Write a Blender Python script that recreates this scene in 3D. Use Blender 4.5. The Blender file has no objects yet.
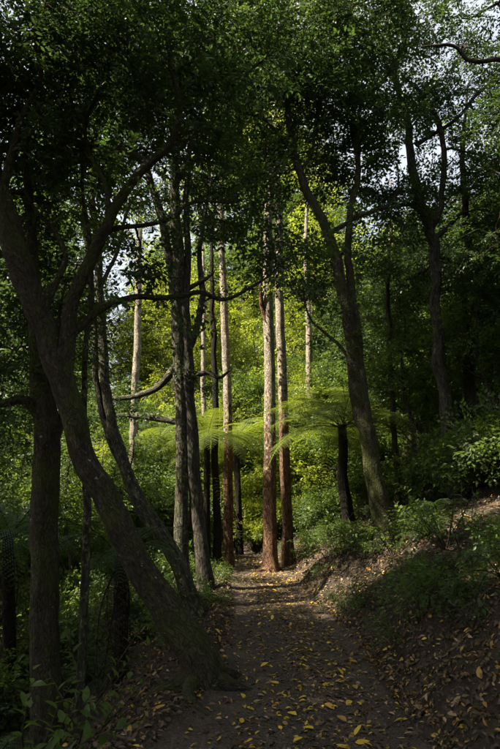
import bpy, math
import numpy as np
from mathutils import Vector, Matrix

# ------------------------------------------------------------------ camera, sky, sun, exposure
SC = bpy.context.scene
COL = SC.collection
FPX, CX, CY, CAMZ, TILT = 560.0, 250.0, 374.5, 1.5, math.radians(13.6)
cam = bpy.data.cameras.new('camera')
cam.sensor_fit = 'VERTICAL'; cam.sensor_height = 36.0; cam.lens = 36.0 * FPX / 749.0
cam.clip_start = 0.05; cam.clip_end = 2000
camo = bpy.data.objects.new('camera', cam); COL.objects.link(camo)
camo.location = (0, 0, CAMZ); camo.rotation_euler = (math.pi / 2 + TILT, 0, 0)
SC.camera = camo

SUN_EL, SUN_AZ = math.radians(50), math.radians(-104)      # azimuth clockwise from +Y
W = bpy.data.worlds.new('World'); SC.world = W; W.use_nodes = True
wn = W.node_tree; wn.nodes.clear()
sky = wn.nodes.new('ShaderNodeTexSky'); sky.sky_type = 'NISHITA'; sky.sun_disc = False
sky.sun_elevation = SUN_EL; sky.sun_rotation = SUN_AZ; sky.dust_density = 3.0; sky.air_density = 1.0
bg = wn.nodes.new('ShaderNodeBackground'); bg.inputs['Strength'].default_value = 0.10
wo = wn.nodes.new('ShaderNodeOutputWorld')
# thin high cloud over the whole sky
tcw = wn.nodes.new('ShaderNodeTexCoord'); nzw = wn.nodes.new('ShaderNodeTexNoise'); nzw.inputs['Scale'].default_value = 3.0; nzw.inputs['Detail'].default_value = 6.0
rpw = wn.nodes.new('ShaderNodeMapRange'); rpw.inputs['From Min'].default_value = .3; rpw.inputs['From Max'].default_value = .6; rpw.inputs['To Min'].default_value = .55; rpw.inputs['To Max'].default_value = .95
mxw = wn.nodes.new('ShaderNodeMix'); mxw.data_type = 'RGBA'; mxw.inputs[7].default_value = (2.2, 2.32, 2.45, 1)
wn.links.new(tcw.outputs['Generated'], nzw.inputs['Vector']); wn.links.new(nzw.outputs['Fac'], rpw.inputs['Value']); wn.links.new(rpw.outputs[0], mxw.inputs[0])
wn.links.new(sky.outputs[0], mxw.inputs[6]); wn.links.new(mxw.outputs[2], bg.inputs[0]); wn.links.new(bg.outputs[0], wo.inputs[0])

sl = bpy.data.lights.new('sun', 'SUN'); sl.energy = 5.0; sl.angle = math.radians(0.6); sl.color = (1.0, 0.90, 0.72)
so = bpy.data.objects.new('sun', sl); COL.objects.link(so)
TOSUN = Vector((math.sin(SUN_AZ) * math.cos(SUN_EL), math.cos(SUN_AZ) * math.cos(SUN_EL), math.sin(SUN_EL)))
so.rotation_euler = (-TOSUN).to_track_quat('-Z', 'Y').to_euler(); so.location = (-20, 0, 40)

SC.view_settings.view_transform = 'Standard'; SC.view_settings.look = 'None'
SC.view_settings.gamma = 1.0; SC.view_settings.exposure = 2.15
cy = SC.cycles
cy.max_bounces = 7; cy.diffuse_bounces = 6; cy.glossy_bounces = 2; cy.transmission_bounces = 3; cy.transparent_max_bounces = 4
cy.caustics_reflective = False; cy.caustics_refractive = False
cy.use_denoising = True; cy.use_adaptive_sampling = True; cy.adaptive_threshold = 0.02
cy.sample_clamp_indirect = 4.0

RNG = np.random.default_rng(11)

# ------------------------------------------------------------------ helpers
def P(px, py, depth):
    """pixel of the photograph + distance along Y -> point"""
    u = (px - CX) / FPX; v = (CY - py) / FPX
    ct, st = math.cos(TILT), math.sin(TILT)
    d = np.array([u, ct - v * st, st + v * ct])
    return np.array([0, 0, CAMZ]) + d * (depth / d[1])

def _hash(i, j, k, s):
    h = (i * 374761393 + j * 668265263 + k * 2147483647 + s * 1274126177) & 0xffffffff
    h = ((h ^ (h >> 13)) * 1274126177) & 0xffffffff
    return ((h ^ (h >> 16)) & 0xffff) / 65535.0

def vnoise(p, scale=1.0, seed=0):
    p = np.asarray(p, float) * scale
    i = np.floor(p).astype(np.int64); f = p - i; f = f * f * (3 - 2 * f)
    r = 0
    for a in (0, 1):
        for b in (0, 1):
            for c in (0, 1):
                w = (f[..., 0] if a else 1 - f[..., 0]) * (f[..., 1] if b else 1 - f[..., 1]) * (f[..., 2] if c else 1 - f[..., 2])
                r = r + w * _hash(i[..., 0] + a, i[..., 1] + b, i[..., 2] + c, seed)
    return r * 2 - 1

def fbm(p, scale, seed=0, oct=3):
    r = 0; a = 1.0
    for o in range(oct):
        r = r + a * vnoise(p, scale * 2 ** o, seed + 17 * o); a *= .5
    return r

def n2(x, y, scale, seed=0, oct=3):
    return fbm(np.stack([x, y, np.zeros_like(x) + .37], -1), scale, seed, oct)

def mesh_np(name, verts, faces, mats, mat_idx=None, smooth=None, attrs=None):
    """faces: list of (F,k) index arrays; attrs: {name: (n,) or (n,3)}"""
    me = bpy.data.meshes.new(name)
    V = np.asarray(verts, np.float32)
    me.vertices.add(len(V)); me.vertices.foreach_set('co', V.ravel())
    fs = [np.asarray(f, np.int32) for f in faces]
    tot = np.concatenate([np.full(len(f), f.shape[1], np.int32) for f in fs])
    loops = np.concatenate([f.ravel() for f in fs])
    start = np.concatenate([[0], np.cumsum(tot)[:-1]]).astype(np.int32)
    me.loops.add(len(loops)); me.loops.foreach_set('vertex_index', loops)
    me.polygons.add(len(tot)); me.polygons.foreach_set('loop_start', start); me.polygons.foreach_set('loop_total', tot)
    if mat_idx is not None:
        me.polygons.foreach_set('material_index', np.concatenate([np.full(len(f), m, np.int32) for f, m in zip(fs, mat_idx)]))
    sm = smooth if smooth is not None else [True] * len(fs)
    me.polygons.foreach_set('use_smooth', np.concatenate([np.full(len(f), s, bool) for f, s in zip(fs, sm)]))
    for k, a in (attrs or {}).items():
        a = np.asarray(a, np.float32)
        if a.ndim == 1:
            me.attributes.new(k, 'FLOAT', 'POINT').data.foreach_set('value', a)
        else:
            me.attributes.new(k, 'FLOAT_VECTOR', 'POINT').data.foreach_set('vector', a.ravel())
    for m in mats: me.materials.append(m)
    me.update(calc_edges=True)
    return me

def link(name, me, parent=None, label=None, cat=None, group=None, kind=None, loc=None):
    o = bpy.data.objects.new(name, me); COL.objects.link(o)
    if parent is not None: o.parent = parent
    if loc is not None: o.location = loc
    if label: o['label'] = label
    if cat: o['category'] = cat
    if group: o['group'] = group
    if kind: o['kind'] = kind
    return o

def thing(name, label, cat, loc=(0, 0, 0), rz=0.0, sc=1.0, group=None):
    o = link(name, None, None, label, cat, group, None, loc)
    o.rotation_euler = (0, 0, rz); o.scale = (sc, sc, sc) if np.isscalar(sc) else sc
    return o

# ------------------------------------------------------------------ materials
class NT:
    def __init__(s, name):
        s.m = bpy.data.materials.new(name); s.m.use_nodes = True
        s.t = s.m.node_tree; s.t.nodes.clear()
        s.out = s.n('ShaderNodeOutputMaterial')
    def n(s, typ, **kw):
        nd = s.t.nodes.new(typ)
        for k, v in kw.items():
            if k in nd.inputs.keys(): nd.inputs[k].default_value = v
            else: setattr(nd, k, v)
        return nd
    def l(s, a, b): s.t.links.new(a, b)
    def ramp(s, fac, stops):
        r = s.n('ShaderNodeValToRGB'); e = r.color_ramp.elements
        while len(e) < len(stops): e.new(.5)
        for el, (p, c) in zip(e, stops): el.position = p; el.color = (*c, 1) if len(c) == 3 else c
        s.l(fac, r.inputs[0]); return r.outputs[0]
    def noise(s, vec, scale, detail=4, rough=.55, dist=0.0):
        nd = s.n('ShaderNodeTexNoise'); nd.inputs['Scale'].default_value = scale
        nd.inputs['Detail'].default_value = detail; nd.inputs['Roughness'].default_value = rough; nd.inputs['Distortion'].default_value = dist
        s.l(vec, nd.inputs['Vector']); return nd.outputs['Fac']
    def mix(s, fac, a, b, mode='MIX'):
        m = s.n('ShaderNodeMix', data_type='RGBA', blend_type=mode)
        for sock, v in ((m.inputs[0], fac), (m.inputs[6], a), (m.inputs[7], b)):
            if isinstance(v, (int, float)): sock.default_value = v
            elif isinstance(v, tuple): sock.default_value = (*v, 1)
            else: s.l(v, sock)
        return m.outputs[2]

def leaf_mat(name, dark, light, trans, tmix=.45, rough=.42, spec=.35):
    k = NT(name)
    at = k.n('ShaderNodeAttribute', attribute_name='tint').outputs['Fac']
    base = k.ramp(at, [(0, dark), (1, light)])
    tc = k.ramp(at, [(0, tuple(c * .6 for c in trans)), (1, trans)])
    p = k.n('ShaderNodeBsdfPrincipled'); p.inputs['Roughness'].default_value = rough
    p.inputs['Specular IOR Level'].default_value = spec
    k.l(base, p.inputs['Base Color'])
    t = k.n('ShaderNodeBsdfTranslucent'); k.l(tc, t.inputs[0])
    mx = k.n('ShaderNodeMixShader'); mx.inputs[0].default_value = tmix
    k.l(p.outputs[0], mx.inputs[1]); k.l(t.outputs[0], mx.inputs[2]); k.l(mx.outputs[0], k.out.inputs[0])
    return k.m

def bark_mat(name, c0, c1, moss=(.03, .045, .012), moss_amt=.5, lichen=(.42, .44, .36), lich_amt=.0, stretch=.25, scale=9, bump=.6, fissure=.8):
    k = NT(name)
    at = k.n('ShaderNodeAttribute', attribute_name='bark').outputs['Vector']
    mp = k.n('ShaderNodeMapping'); mp.inputs['Scale'].default_value = (1, 1, stretch); k.l(at, mp.inputs[0])
    f1 = k.noise(mp.outputs[0], scale, 6, .65, .6)
    f2 = k.noise(mp.outputs[0], scale * 3.7, 5, .7)
    f3 = k.noise(at, 2.2, 4, .6)
    f4 = k.noise(at, 15, 6, .65, .4)
    col = k.ramp(f1, [(.3, c0), (.72, c1)])
    fine = k.ramp(f2, [(.3, (.30, .30, .30)), (.7, (1.5, 1.5, 1.5))])
    col = k.mix(1.0, col, fine, 'MULTIPLY')
    mf = k.ramp(f3, [(.62 - .25 * moss_amt, (0, 0, 0)), (.78 - .2 * moss_amt, (1, 1, 1))])
    mm = k.n('ShaderNodeMath', operation='MULTIPLY'); k.l(mf, mm.inputs[0]); mm.inputs[1].default_value = min(1, moss_amt * 1.4)
    col = k.mix(mm.outputs[0], col, moss)
    if lich_amt > 0:
        lf = k.ramp(f4, [(.70 - .16 * lich_amt, (0, 0, 0)), (.74 - .16 * lich_amt, (1, 1, 1))])
        lm = k.n('ShaderNodeMath', operation='MULTIPLY'); k.l(lf, lm.inputs[0]); lm.inputs[1].default_value = .75
        col = k.mix(lm.outputs[0], col, lichen)
    vo = k.n('ShaderNodeTexVoronoi', feature='DISTANCE_TO_EDGE'); vo.inputs['Scale'].default_value = scale * 1.5; vo.inputs['Randomness'].default_value = 1.0
    dn = k.n('ShaderNodeMixRGB' if False else 'ShaderNodeVectorMath', operation='MULTIPLY_ADD'); k.l(k.n('ShaderNodeTexNoise').outputs['Color'], dn.inputs[0])
    nz = dn.inputs[0].links[0].from_node; nz.inputs['Scale'].default_value = scale; k.l(mp.outputs[0], nz.inputs['Vector'])
    dn.inputs[1].default_value = (.16, .16, .16); k.l(mp.outputs[0], dn.inputs[2]); k.l(dn.outputs[0], vo.inputs['Vector'])
    crack = k.ramp(vo.outputs['Distance'], [(.0, (.28, .28, .28)), (.16, (1, 1, 1))])
    col = k.mix(fissure, col, crack, 'MULTIPLY')
    p = k.n('ShaderNodeBsdfPrincipled'); p.inputs['Roughness'].default_value = .9; p.inputs['Specular IOR Level'].default_value = .2
    k.l(col, p.inputs['Base Color'])
    ad = k.n('ShaderNodeMath', operation='ADD'); k.l(f1, ad.inputs[0]); k.l(f2, ad.inputs[1])
    a2 = k.n('ShaderNodeMath', operation='MULTIPLY_ADD'); k.l(crack, a2.inputs[0]); a2.inputs[1].default_value = .7; k.l(ad.outputs[0], a2.inputs[2]); ad = a2
    b = k.n('ShaderNodeBump'); b.inputs['Strength'].default_value = bump; b.inputs['Distance'].default_value = .03
    k.l(ad.outputs[0], b.inputs['Height']); k.l(b.outputs[0], p.inputs['Normal'])
    k.l(p.outputs[0], k.out.inputs[0]); return k.m

def soil_mat(name, stops, sc1, sc2, bump, rough=.95, moss=None):
    k = NT(name)
    co = k.n('ShaderNodeTexCoord').outputs['Object']
    f1 = k.noise(co, sc1, 6, .6); f2 = k.noise(co, sc2, 6, .7)
    vor = k.n('ShaderNodeTexVoronoi'); vor.inputs['Scale'].default_value = sc2 * 1.3; k.l(co, vor.inputs['Vector'])
    ad = k.n('ShaderNodeMath', operation='MULTIPLY_ADD'); k.l(f2, ad.inputs[0]); ad.inputs[1].default_value = .5
    h = k.n('ShaderNodeMath', operation='MULTIPLY'); k.l(f1, h.inputs[0]); h.inputs[1].default_value = .5; k.l(h.outputs[0], ad.inputs[2])
    col = k.ramp(ad.outputs[0], stops)
    g = k.ramp(vor.outputs['Color'], [(0, (.6, .6, .6)), (1, (1.25, 1.25, 1.25))])
    col = k.mix(.7, col, g, 'MULTIPLY')
    if moss:
        f3 = k.noise(co, 1.1, 4, .6)
        col = k.mix(k.ramp(f3, [(.6, (0, 0, 0)), (.75, (.6, .6, .6))]), col, moss)
    p = k.n('ShaderNodeBsdfPrincipled'); p.inputs['Roughness'].default_value = rough; p.inputs['Specular IOR Level'].default_value = .25
    k.l(col, p.inputs['Base Color'])
    b = k.n('ShaderNodeBump'); b.inputs['Strength'].default_value = bump; b.inputs['Distance'].default_value = .02
    sm = k.n('ShaderNodeMath', operation='SUBTRACT'); k.l(f2, sm.inputs[0]); k.l(vor.outputs['Distance'], sm.inputs[1])
    k.l(sm.outputs[0], b.inputs['Height']); k.l(b.outputs[0], p.inputs['Normal']); k.l(p.outputs[0], k.out.inputs[0])
    return k.m

M = {}
M['leaf_dark_shade'] = leaf_mat('leaf_dark_shade', (.016, .038, .011), (.050, .086, .021), (.076, .135, .023), .44)  # shade of the overhead canopy put into this leaf colour
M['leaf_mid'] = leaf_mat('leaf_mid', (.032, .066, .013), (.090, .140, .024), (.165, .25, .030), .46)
M['leaf_light_sun'] = leaf_mat('leaf_light_sun', (.078, .120, .014), (.185, .222, .026), (.40, .47, .036), .50)  # sun glow of the clearing put into this leaf colour
M['fern'] = leaf_mat('fern', (.055, .095, .014), (.135, .170, .024), (.25, .32, .03), .45, .5, .25)  # frond colour brightened for the ferns standing in sun
M['fern_dark_shade'] = leaf_mat('fern_dark_shade', (.022, .050, .014), (.06, .10, .028), (.08, .15, .02), .36, .5, .25)  # frond colour darkened for the ferns standing in shade
M['dead_frond'] = leaf_mat('dead_frond', (.035, .027, .018), (.10, .078, .05), (.08, .06, .035), .2, .8, .1)
M['fall_yellow'] = leaf_mat('fall_yellow', (.52, .32, .022), (.74, .53, .055), (.5, .32, .03), .25, .5, .3)
M['fall_ochre'] = leaf_mat('fall_ochre', (.30, .16, .03), (.46, .28, .07), (.35, .2, .04), .2, .55, .3)
M['fall_tan'] = leaf_mat('fall_tan', (.22, .14, .07), (.40, .29, .17), (.2, .13, .06), .15, .6, .25)
M['fall_brown'] = leaf_mat('fall_brown', (.045, .030, .018), (.15, .10, .055), (.1, .06, .03), .12, .65, .25)
M['bark_dark'] = bark_mat('bark_dark', (.021, .0165, .011), (.092, .073, .047), moss=(.055, .062, .014), moss_amt=.75, lich_amt=.3, scale=15, stretch=.38, bump=1.0, fissure=.5)
M['bark_mottled'] = bark_mat('bark_mottled', (.034, .029, .020), (.13, .117, .080), moss=(.060, .062, .016), moss_amt=.5, lich_amt=.85, lichen=(.24, .245, .13), scale=12, bump=1.0)
M['bark_grey'] = bark_mat('bark_grey', (.026, .022, .017), (.105, .088, .068), moss_amt=.4, lich_amt=.3, scale=10)
M['bark_red'] = bark_mat('bark_red', (.066, .036, .022), (.28, .155, .090), moss_amt=.05, lich_amt=.0, scale=11, stretch=.35, bump=1.0)
M['bark_pale_sunlit'] = bark_mat('bark_pale_sunlit', (.17, .13, .095), (.64, .55, .43), moss=(.14, .12, .08), moss_amt=.3, lich_amt=.1, scale=13, stretch=.5, bump=1.2, fissure=.45)  # pale bark, also the sunlight painted on the upper pine trunks
M['bark_fern'] = bark_mat('bark_fern', (.016, .012, .009), (.058, .044, .031), moss_amt=.3, scale=24, stretch=.6, bump=1.2)
M['twig'] = bark_mat('twig', (.035, .026, .018), (.11, .085, .06), moss_amt=.1, scale=20)
M['stick'] = bark_mat('stick', (.07, .05, .035), (.24, .185, .125), moss_amt=.1, scale=20)
M['path'] = soil_mat('path', [(.3, (.033, .024, .017)), (.5, (.076, .056, .041)), (.72, (.155, .118, .088))], 3.2, 46, .9, .85)
M['ground'] = soil_mat('ground', [(.3, (.016, .012, .008)), (.5, (.042, .031, .020)), (.72, (.090, .066, .042))], 2.6, 30, 1.0, .95, moss=(.022, .036, .009))
M['stone'] = soil_mat('stone', [(.3, (.04, .032, .026)), (.5, (.085, .07, .058)), (.75, (.19, .165, .14))], 15, 80, .4, .7)

# ------------------------------------------------------------------ terrain
_py = [-6, 0, 3, 4.1, 5.3, 6.7, 8.5, 10.3, 13, 15.8, 17.2, 18.6, 20, 23, 30, 60]
_px = [-.3, .0, .12, .24, .42, .52, .46, .36, .24, .10, -.25, -.9, -1.8, -4.2, -10, -36]
_hw = [1.1, 1.1, 1.08, 1.0, .86, .80, .78, .76, .80, .92, 1.0, 1.1, 1.1, 1.1, 1.1, 1.1]
_yy = np.linspace(-6, 60, 661)
_k = np.ones(13) / 13
def _smooth(a): return np.convolve(np.pad(a, 6, mode='edge'), _k, 'valid')
_xs, _hs = _smooth(np.interp(_yy, _py, _px)), _smooth(np.interp(_yy, _py, _hw))
def path_c(y): return np.interp(y, _yy, _xs)
def path_h(y): return np.interp(y, _yy, _hs)

def off_path(x, y):
    """(right, left) metres beyond the edges of the path"""
    c, h = path_c(y), path_h(y)
    j = .14 * n2(x * 0 + 3, y, 1.6, 5)
    return x - (c + h + j), (c - h - j * .8) - x

def zg(x, y, fine=True):
    x = np.asarray(x, float); y = np.asarray(y, float)
    dr, dl = off_path(x, y)
    r = np.maximum(dr, 0); l = np.maximum(dl - .12, 0)
    zr = 7 * (1 - np.exp(-.30 * r / 7)) + .85 * (1 - np.exp(-r / 1.15)) * np.clip((26 - y) / 10, .25, 1)
    zl = -3.6 * (1 - np.exp(-.52 * l / 3.6)) * np.clip((y + 2) / 5, .4, 1)
    z = np.where(dr > 0, zr, np.where(dl > .12, zl, 0))
    z = z + .07 * np.exp(-((dl - .16) / .16) ** 2) * (n2(x, y, 1.1, 91) > -.2)          # low verge on the valley side
    on = np.clip(-np.maximum(dr, dl) / .3, 0, 1)
    z = z + (1 - on) * (.11 * n2(x, y, .9, 21) + .05 * n2(x, y, 3.1, 22)) * np.clip(np.maximum(dr, dl) / .5 + .25, 0, 1)
    z = z - .03 * on + on * .014 * n2(x, y, 1.1, 31)
    z = z + np.where(dr > 0, np.exp(-((dr - .45) / .5) ** 2), 0) * (.10 * n2(x, y, 2.3, 61) + .05 * n2(x, y, 6.5, 62))
    if fine: z = z + .012 * n2(x, y, 9, 41) + .006 * n2(x, y, 27, 43, 2)
    return z + .012 * np.clip(y - 4, 0, 40)

def gz(x, y): return float(zg(np.array([x]), np.array([y]))[0])

def ground_hit(px, py):
    ds = np.arange(2.5, 60, .05); q = P(px, py, 1.0) - np.array([0, 0, CAMZ])
    pts = np.array([0, 0, CAMZ]) + ds[:, None] * q
    hit = np.where(pts[:, 2] <= zg(pts[:, 0], pts[:, 1]))[0]
    d = float(ds[hit[0]]) if len(hit) else 30.0
    return P(px, py, d), d

def axis(lo, hi, c0, c1, fine, g):
    """coordinates fine between c0 and c1, growing by g outside"""
    a = list(np.arange(c0, c1, fine)); s = fine
    while a[-1] < hi: s *= g; a.append(a[-1] + s)
    s = fine
    while a[0] > lo: s *= g; a.insert(0, a[0] - s)
    return np.array(a)

def grid(xs, ys, zf):
    X, Y = np.meshgrid(xs, ys); Z = zf(X, Y)
    V = np.stack([X, Y, Z], -1).reshape(-1, 3)
    nx, ny = len(xs), len(ys)
    i = (np.arange(ny - 1)[:, None] * nx + np.arange(nx - 1)[None]).ravel()
    return V, np.stack([i, i + 1, i + nx + 1, i + nx], -1)

def z_ground(X, Y):
    z = zg(X, Y); dr, dl = off_path(X, Y)
    return z - .06 * np.clip((-np.maximum(dr, dl)) / .15, 0, 1)
V, F = grid(axis(-420, 420, -4, 5, .06, 1.06), axis(-60, 700, 2.5, 12, .065, 1.055), z_ground)
link('ground', mesh_np('ground', V, [F], [M['ground']]), kind='structure', label='dark humus forest floor rising on one side of the path and falling on the other')

ys = np.arange(-2, 24, .04)
T = np.linspace(-1, 1, 66)
YY, TT = np.meshgrid(ys, T, indexing='ij')
XX = path_c(YY) + TT * (path_h(YY) + .22)
dr, dl = off_path(XX, YY)
ZZ = zg(XX, YY) - .10 * np.clip((np.maximum(dr, dl) + .02) / .12, 0, 3)
V = np.stack([XX, YY, ZZ], -1).reshape(-1, 3)
i = (np.arange(len(ys) - 1)[:, None] * 66 + np.arange(65)[None]).ravel()
link('path', mesh_np('path', V, [np.stack([i, i + 1, i + 67, i + 66], -1)], [M['path']]), kind='structure', label='dark gravel footpath strewn with yellow leaves winding into the forest')

# ------------------------------------------------------------------ tubes
def resample(pts, rad, ds):
    pts = np.asarray(pts, float); rad = np.asarray(rad, float)
    p = np.vstack([2 * pts[0] - pts[1], pts, 2 * pts[-1] - pts[-2]])
    out, r = [], []
    for k in range(len(pts) - 1):
        a, b, c, d = p[k:k + 4]
        n = max(2, int(np.linalg.norm(c - b) / ds))
        t = (np.arange(n) / n)[:, None]
        out.append(.5 * (2 * b + (c - a) * t + (2 * a - 5 * b + 4 * c - d) * t ** 2 + (3 * b - a - 3 * c + d) * t ** 3))
        r.append(rad[k] + (rad[k + 1] - rad[k]) * t[:, 0])
    out.append(pts[-1:]); r.append(rad[-1:])
    return np.vstack(out), np.concatenate(r)

def tube(pts, rad, sides=16, ds=.08, rough=.08, flare=0.0, seed=0, wander=0.0, lobes=5):
    C, R = resample(pts, rad, ds)
    n = len(C)
    if wander:
        s = np.arange(n) * ds
        w = np.stack([fbm(np.stack([s * 0 + q, s, s * 0 + seed], -1), 1.6, seed + q) for q in range(3)], -1)
        C = C + w * wander * np.clip(s / .4, 0, 1)[:, None]
    t = np.gradient(C, axis=0); t /= np.linalg.norm(t, axis=1)[:, None] + 1e-9
    ref = np.eye(3)[np.argmin(np.abs(t.mean(0)))]
    u = np.cross(t, ref); u /= np.linalg.norm(u, axis=1)[:, None] + 1e-9
    v = np.cross(t, u)
    L = np.concatenate([[0], np.cumsum(np.linalg.norm(np.diff(C, axis=0), axis=1))])
    a = np.linspace(0, 2 * np.pi, sides, endpoint=False)
    ca, sa = np.cos(a)[None], np.sin(a)[None]
    B = np.stack([R[:, None] * ca, R[:, None] * sa, np.repeat(L[:, None], sides, 1) + seed * 3.1], -1)
    rn = np.stack([1.7 * ca + 0 * L[:, None], 1.7 * sa + 0 * L[:, None], np.repeat(L[:, None] * 1.1, sides, 1)], -1)
    rr = R[:, None] * (1 + rough * fbm(rn, 1.0, seed, 3) + rough * .35 * fbm(rn * np.array([2.5, 2.5, .8]), 2.6, seed + 9, 3))
    if flare:
        fl = np.exp(-L / .34)[:, None] * flare
        rr = rr * (1 + fl * (.75 + .6 * np.cos(lobes * a[None] + seed + .5 * np.sin(2 * a[None] + seed))))
    V = C[:, None] + rr[..., None] * (u[:, None] * ca[..., None] + v[:, None] * sa[..., None])
    i = (np.arange(n - 1)[:, None] * sides + np.arange(sides)[None]).ravel()
    j = (np.arange(n - 1)[:, None] * sides + ((np.arange(sides) + 1) % sides)[None]).ravel()
    F = np.stack([i, j, j + sides, i + sides], -1)
    return V.reshape(-1, 3), F, B.reshape(-1, 3), C, R

def tube_obj(name, mat, parent, *a, **k):
    V, F, B, C, R = tube(*a, **k)
    sides = k.get('sides', 16)
    cap = np.arange(len(V) - sides, len(V))[None]
    return link(name, mesh_np(name, V, [F, cap], [mat], attrs={'bark': B}), parent), C, R

def tubes_batch(Pm, Rm, sides=4):
    """Pm (m,K,3), Rm (m,K): many thin tubes in one go"""
    m, K, _ = Pm.shape
    t = np.gradient(Pm, axis=1); t /= np.linalg.norm(t, axis=2)[..., None] + 1e-9
    mean = np.abs(t.mean(1)); ref = np.eye(3)[np.argmin(mean, 1)][:, None]
    u = np.cross(t, np.broadcast_to(ref, t.shape)); u /= np.linalg.norm(u, axis=2)[..., None] + 1e-9
    v = np.cross(t, u)
    a = np.linspace(0, 2 * np.pi, sides, endpoint=False)
    V = Pm[:, :, None] + Rm[:, :, None, None] * (u[:, :, None] * np.cos(a)[None, None, :, None] + v[:, :, None] * np.sin(a)[None, None, :, None])
    base = (np.arange(m)[:, None, None] * K + np.arange(K - 1)[None, :, None]) * sides
    i = (base + np.arange(sides)[None, None]).ravel(); j = (base + ((np.arange(sides) + 1) % sides)[None, None]).ravel()
    return V.reshape(-1, 3), np.stack([i, j, j + sides, i + sides], -1)

# ------------------------------------------------------------------ leaves
def norm(a): return a / (np.linalg.norm(a, axis=-1, keepdims=True) + 1e-9)

def frames(x, up):
    x = norm(x); y = norm(np.cross(up, x)); z = np.cross(x, y)
    return np.stack([x, y, z], -1)          # columns

LEAF4 = (np.array([[0, 0, 0], [.45, -.5, .10], [1, 0, -.05], [.45, .5, .10]]), np.array([[0, 1, 2], [0, 2, 3]]))
LEAF6 = (np.array([[0, 0, 0], [.30, -.46, .09], [.68, -.36, .05], [1, 0, -.12], [.68, .36, .05], [.30, .46, .09]]),
         np.array([[0, 1, 2], [0, 2, 3], [0, 3, 4], [0, 4, 5]]))

def make_spray(rng, length, nside, leaf_len, gap):
    """a twig with side twigs in one plane; returns leaf positions, leaf frames, sizes, twig segments"""
    pos, fr, sz, seg = [], [], [], []
    def line(p0, d, L, r):
        d = norm(d); n = max(2, int(L / gap)); p = p0.copy(); q0 = p0.copy()
        for k in range(n):
            d = norm(d + rng.normal(0, .10, 3) + np.array([0, 0, -.05]))
            p = p + d * (L / n)
            s = 1 if k % 2 else -1
            side = norm(np.cross(np.array([0, 0, 1.]), d))
            ld = norm(d * rng.uniform(.25, .9) + side * s * rng.uniform(.6, 1) + np.array([0, 0, rng.normal(-.22, .32)]))
            up = norm(np.array([0, 0, 1.]) + rng.normal(0, .42, 3))
            pos.append(p.copy()); fr.append(frames(ld, up)); sz.append(leaf_len * rng.uniform(.6, 1.15))
        pos.append(p.copy()); fr.append(frames(d + rng.normal(0, .2, 3), np.array([0, 0, 1.]) + rng.normal(0, .3, 3))); sz.append(leaf_len)
        seg.append((q0, p, r))
        return p
    x = np.zeros(3); d = np.array([1., 0, .05])
    line(x, d, length, .0035)
    for k in range(nside):
        f = (k + .6) / nside
        a = (1 if k % 2 else -1) * rng.uniform(.6, 1.15)
        line(np.array([length * f * .9, 0, 0.02]), np.array([math.cos(a), math.sin(a), rng.normal(.05, .25)]), length * rng.uniform(.45, .75) * (1 - .45 * f), .0025)
    return np.array(pos), np.array(fr), np.array(sz), seg

_r = np.random.default_rng(5)
SPRAYS = {
    'near': [make_spray(_r, .42, 6, .078, .034) for _ in range(5)],
    'broad': [make_spray(_r, .45, 6, .088, .040) for _ in range(5)],
    'fine': [make_spray(_r, .42, 6, .060, .032) for _ in range(5)],
    'far': [make_spray(_r, .70, 6, .125, .066) for _ in range(5)],
    'shrub': [make_spray(_r, .36, 5, .080, .042) for _ in range(5)],
}
WID = {'near': .46, 'broad': .48, 'fine': .42, 'far': .50, 'shrub': .5}

def leaf_cloud(rng, pos, dirs, kind, scale=1.0, shape=LEAF4, upj=.35):
    """sprays at pos pointing along dirs -> leaf verts, faces, tint, twig verts, twig faces"""
    T = SPRAYS[kind]; which = rng.integers(0, len(T), len(pos))
    LV, LF, LT, SP, SR = [], [], [], [], []
    sv, sf = shape; sv = sv * np.array([1, WID[kind], WID[kind]]); base = 0
    for w in range(len(T)):
        idx = np.where(which == w)[0]
        if not len(idx): continue
        lp, lfr, ls, seg = T[w]
        m, n = len(idx), len(lp)
        up = norm(np.array([0, 0, 1.]) + rng.normal(0, upj, (m, 3)))
        R = frames(dirs[idx] + rng.normal(0, .25, (m, 3)), up)
        s = scale * rng.uniform(.75, 1.2, m)
        loc = lp[None, :, None, :] + np.einsum('nij,kj->nki', lfr, sv)[None] * ls[None, :, None, None]     # 1,n,k,3
        wv = np.einsum('mij,nkj->mnki', R, loc[0]) * s[:, None, None, None] + pos[idx][:, None, None, :]
        keep = rng.random((m, n)) > .06
        wv = wv[keep]                                                   # q,k,3
        q, kk = wv.shape[:2]
        LV.append(wv.reshape(-1, 3)); LF.append((sf[None] + (np.arange(q) * kk)[:, None, None] + base).reshape(-1, 3)); base += q * kk
        tint = np.clip(np.repeat(rng.normal(.5, .16, m)[:, None], n, 1) + rng.normal(0, .17, (m, n)), 0, 1)[keep]
        LT.append(np.repeat(tint, kk))
        sg = np.array([[a, b] for a, b, r in seg]); sr = np.array([[r, r * .35] for *_, r in seg])
        tw = np.einsum('mij,gkj->mgki', R, sg) * s[:, None, None, None] + pos[idx][:, None, None, :]
        SP.append(tw.reshape(-1, 2, 3)); SR.append(np.tile(sr, (m, 1)))
    return np.vstack(LV), np.vstack(LF), np.concatenate(LT), np.vstack(SP), np.vstack(SR)

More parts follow.
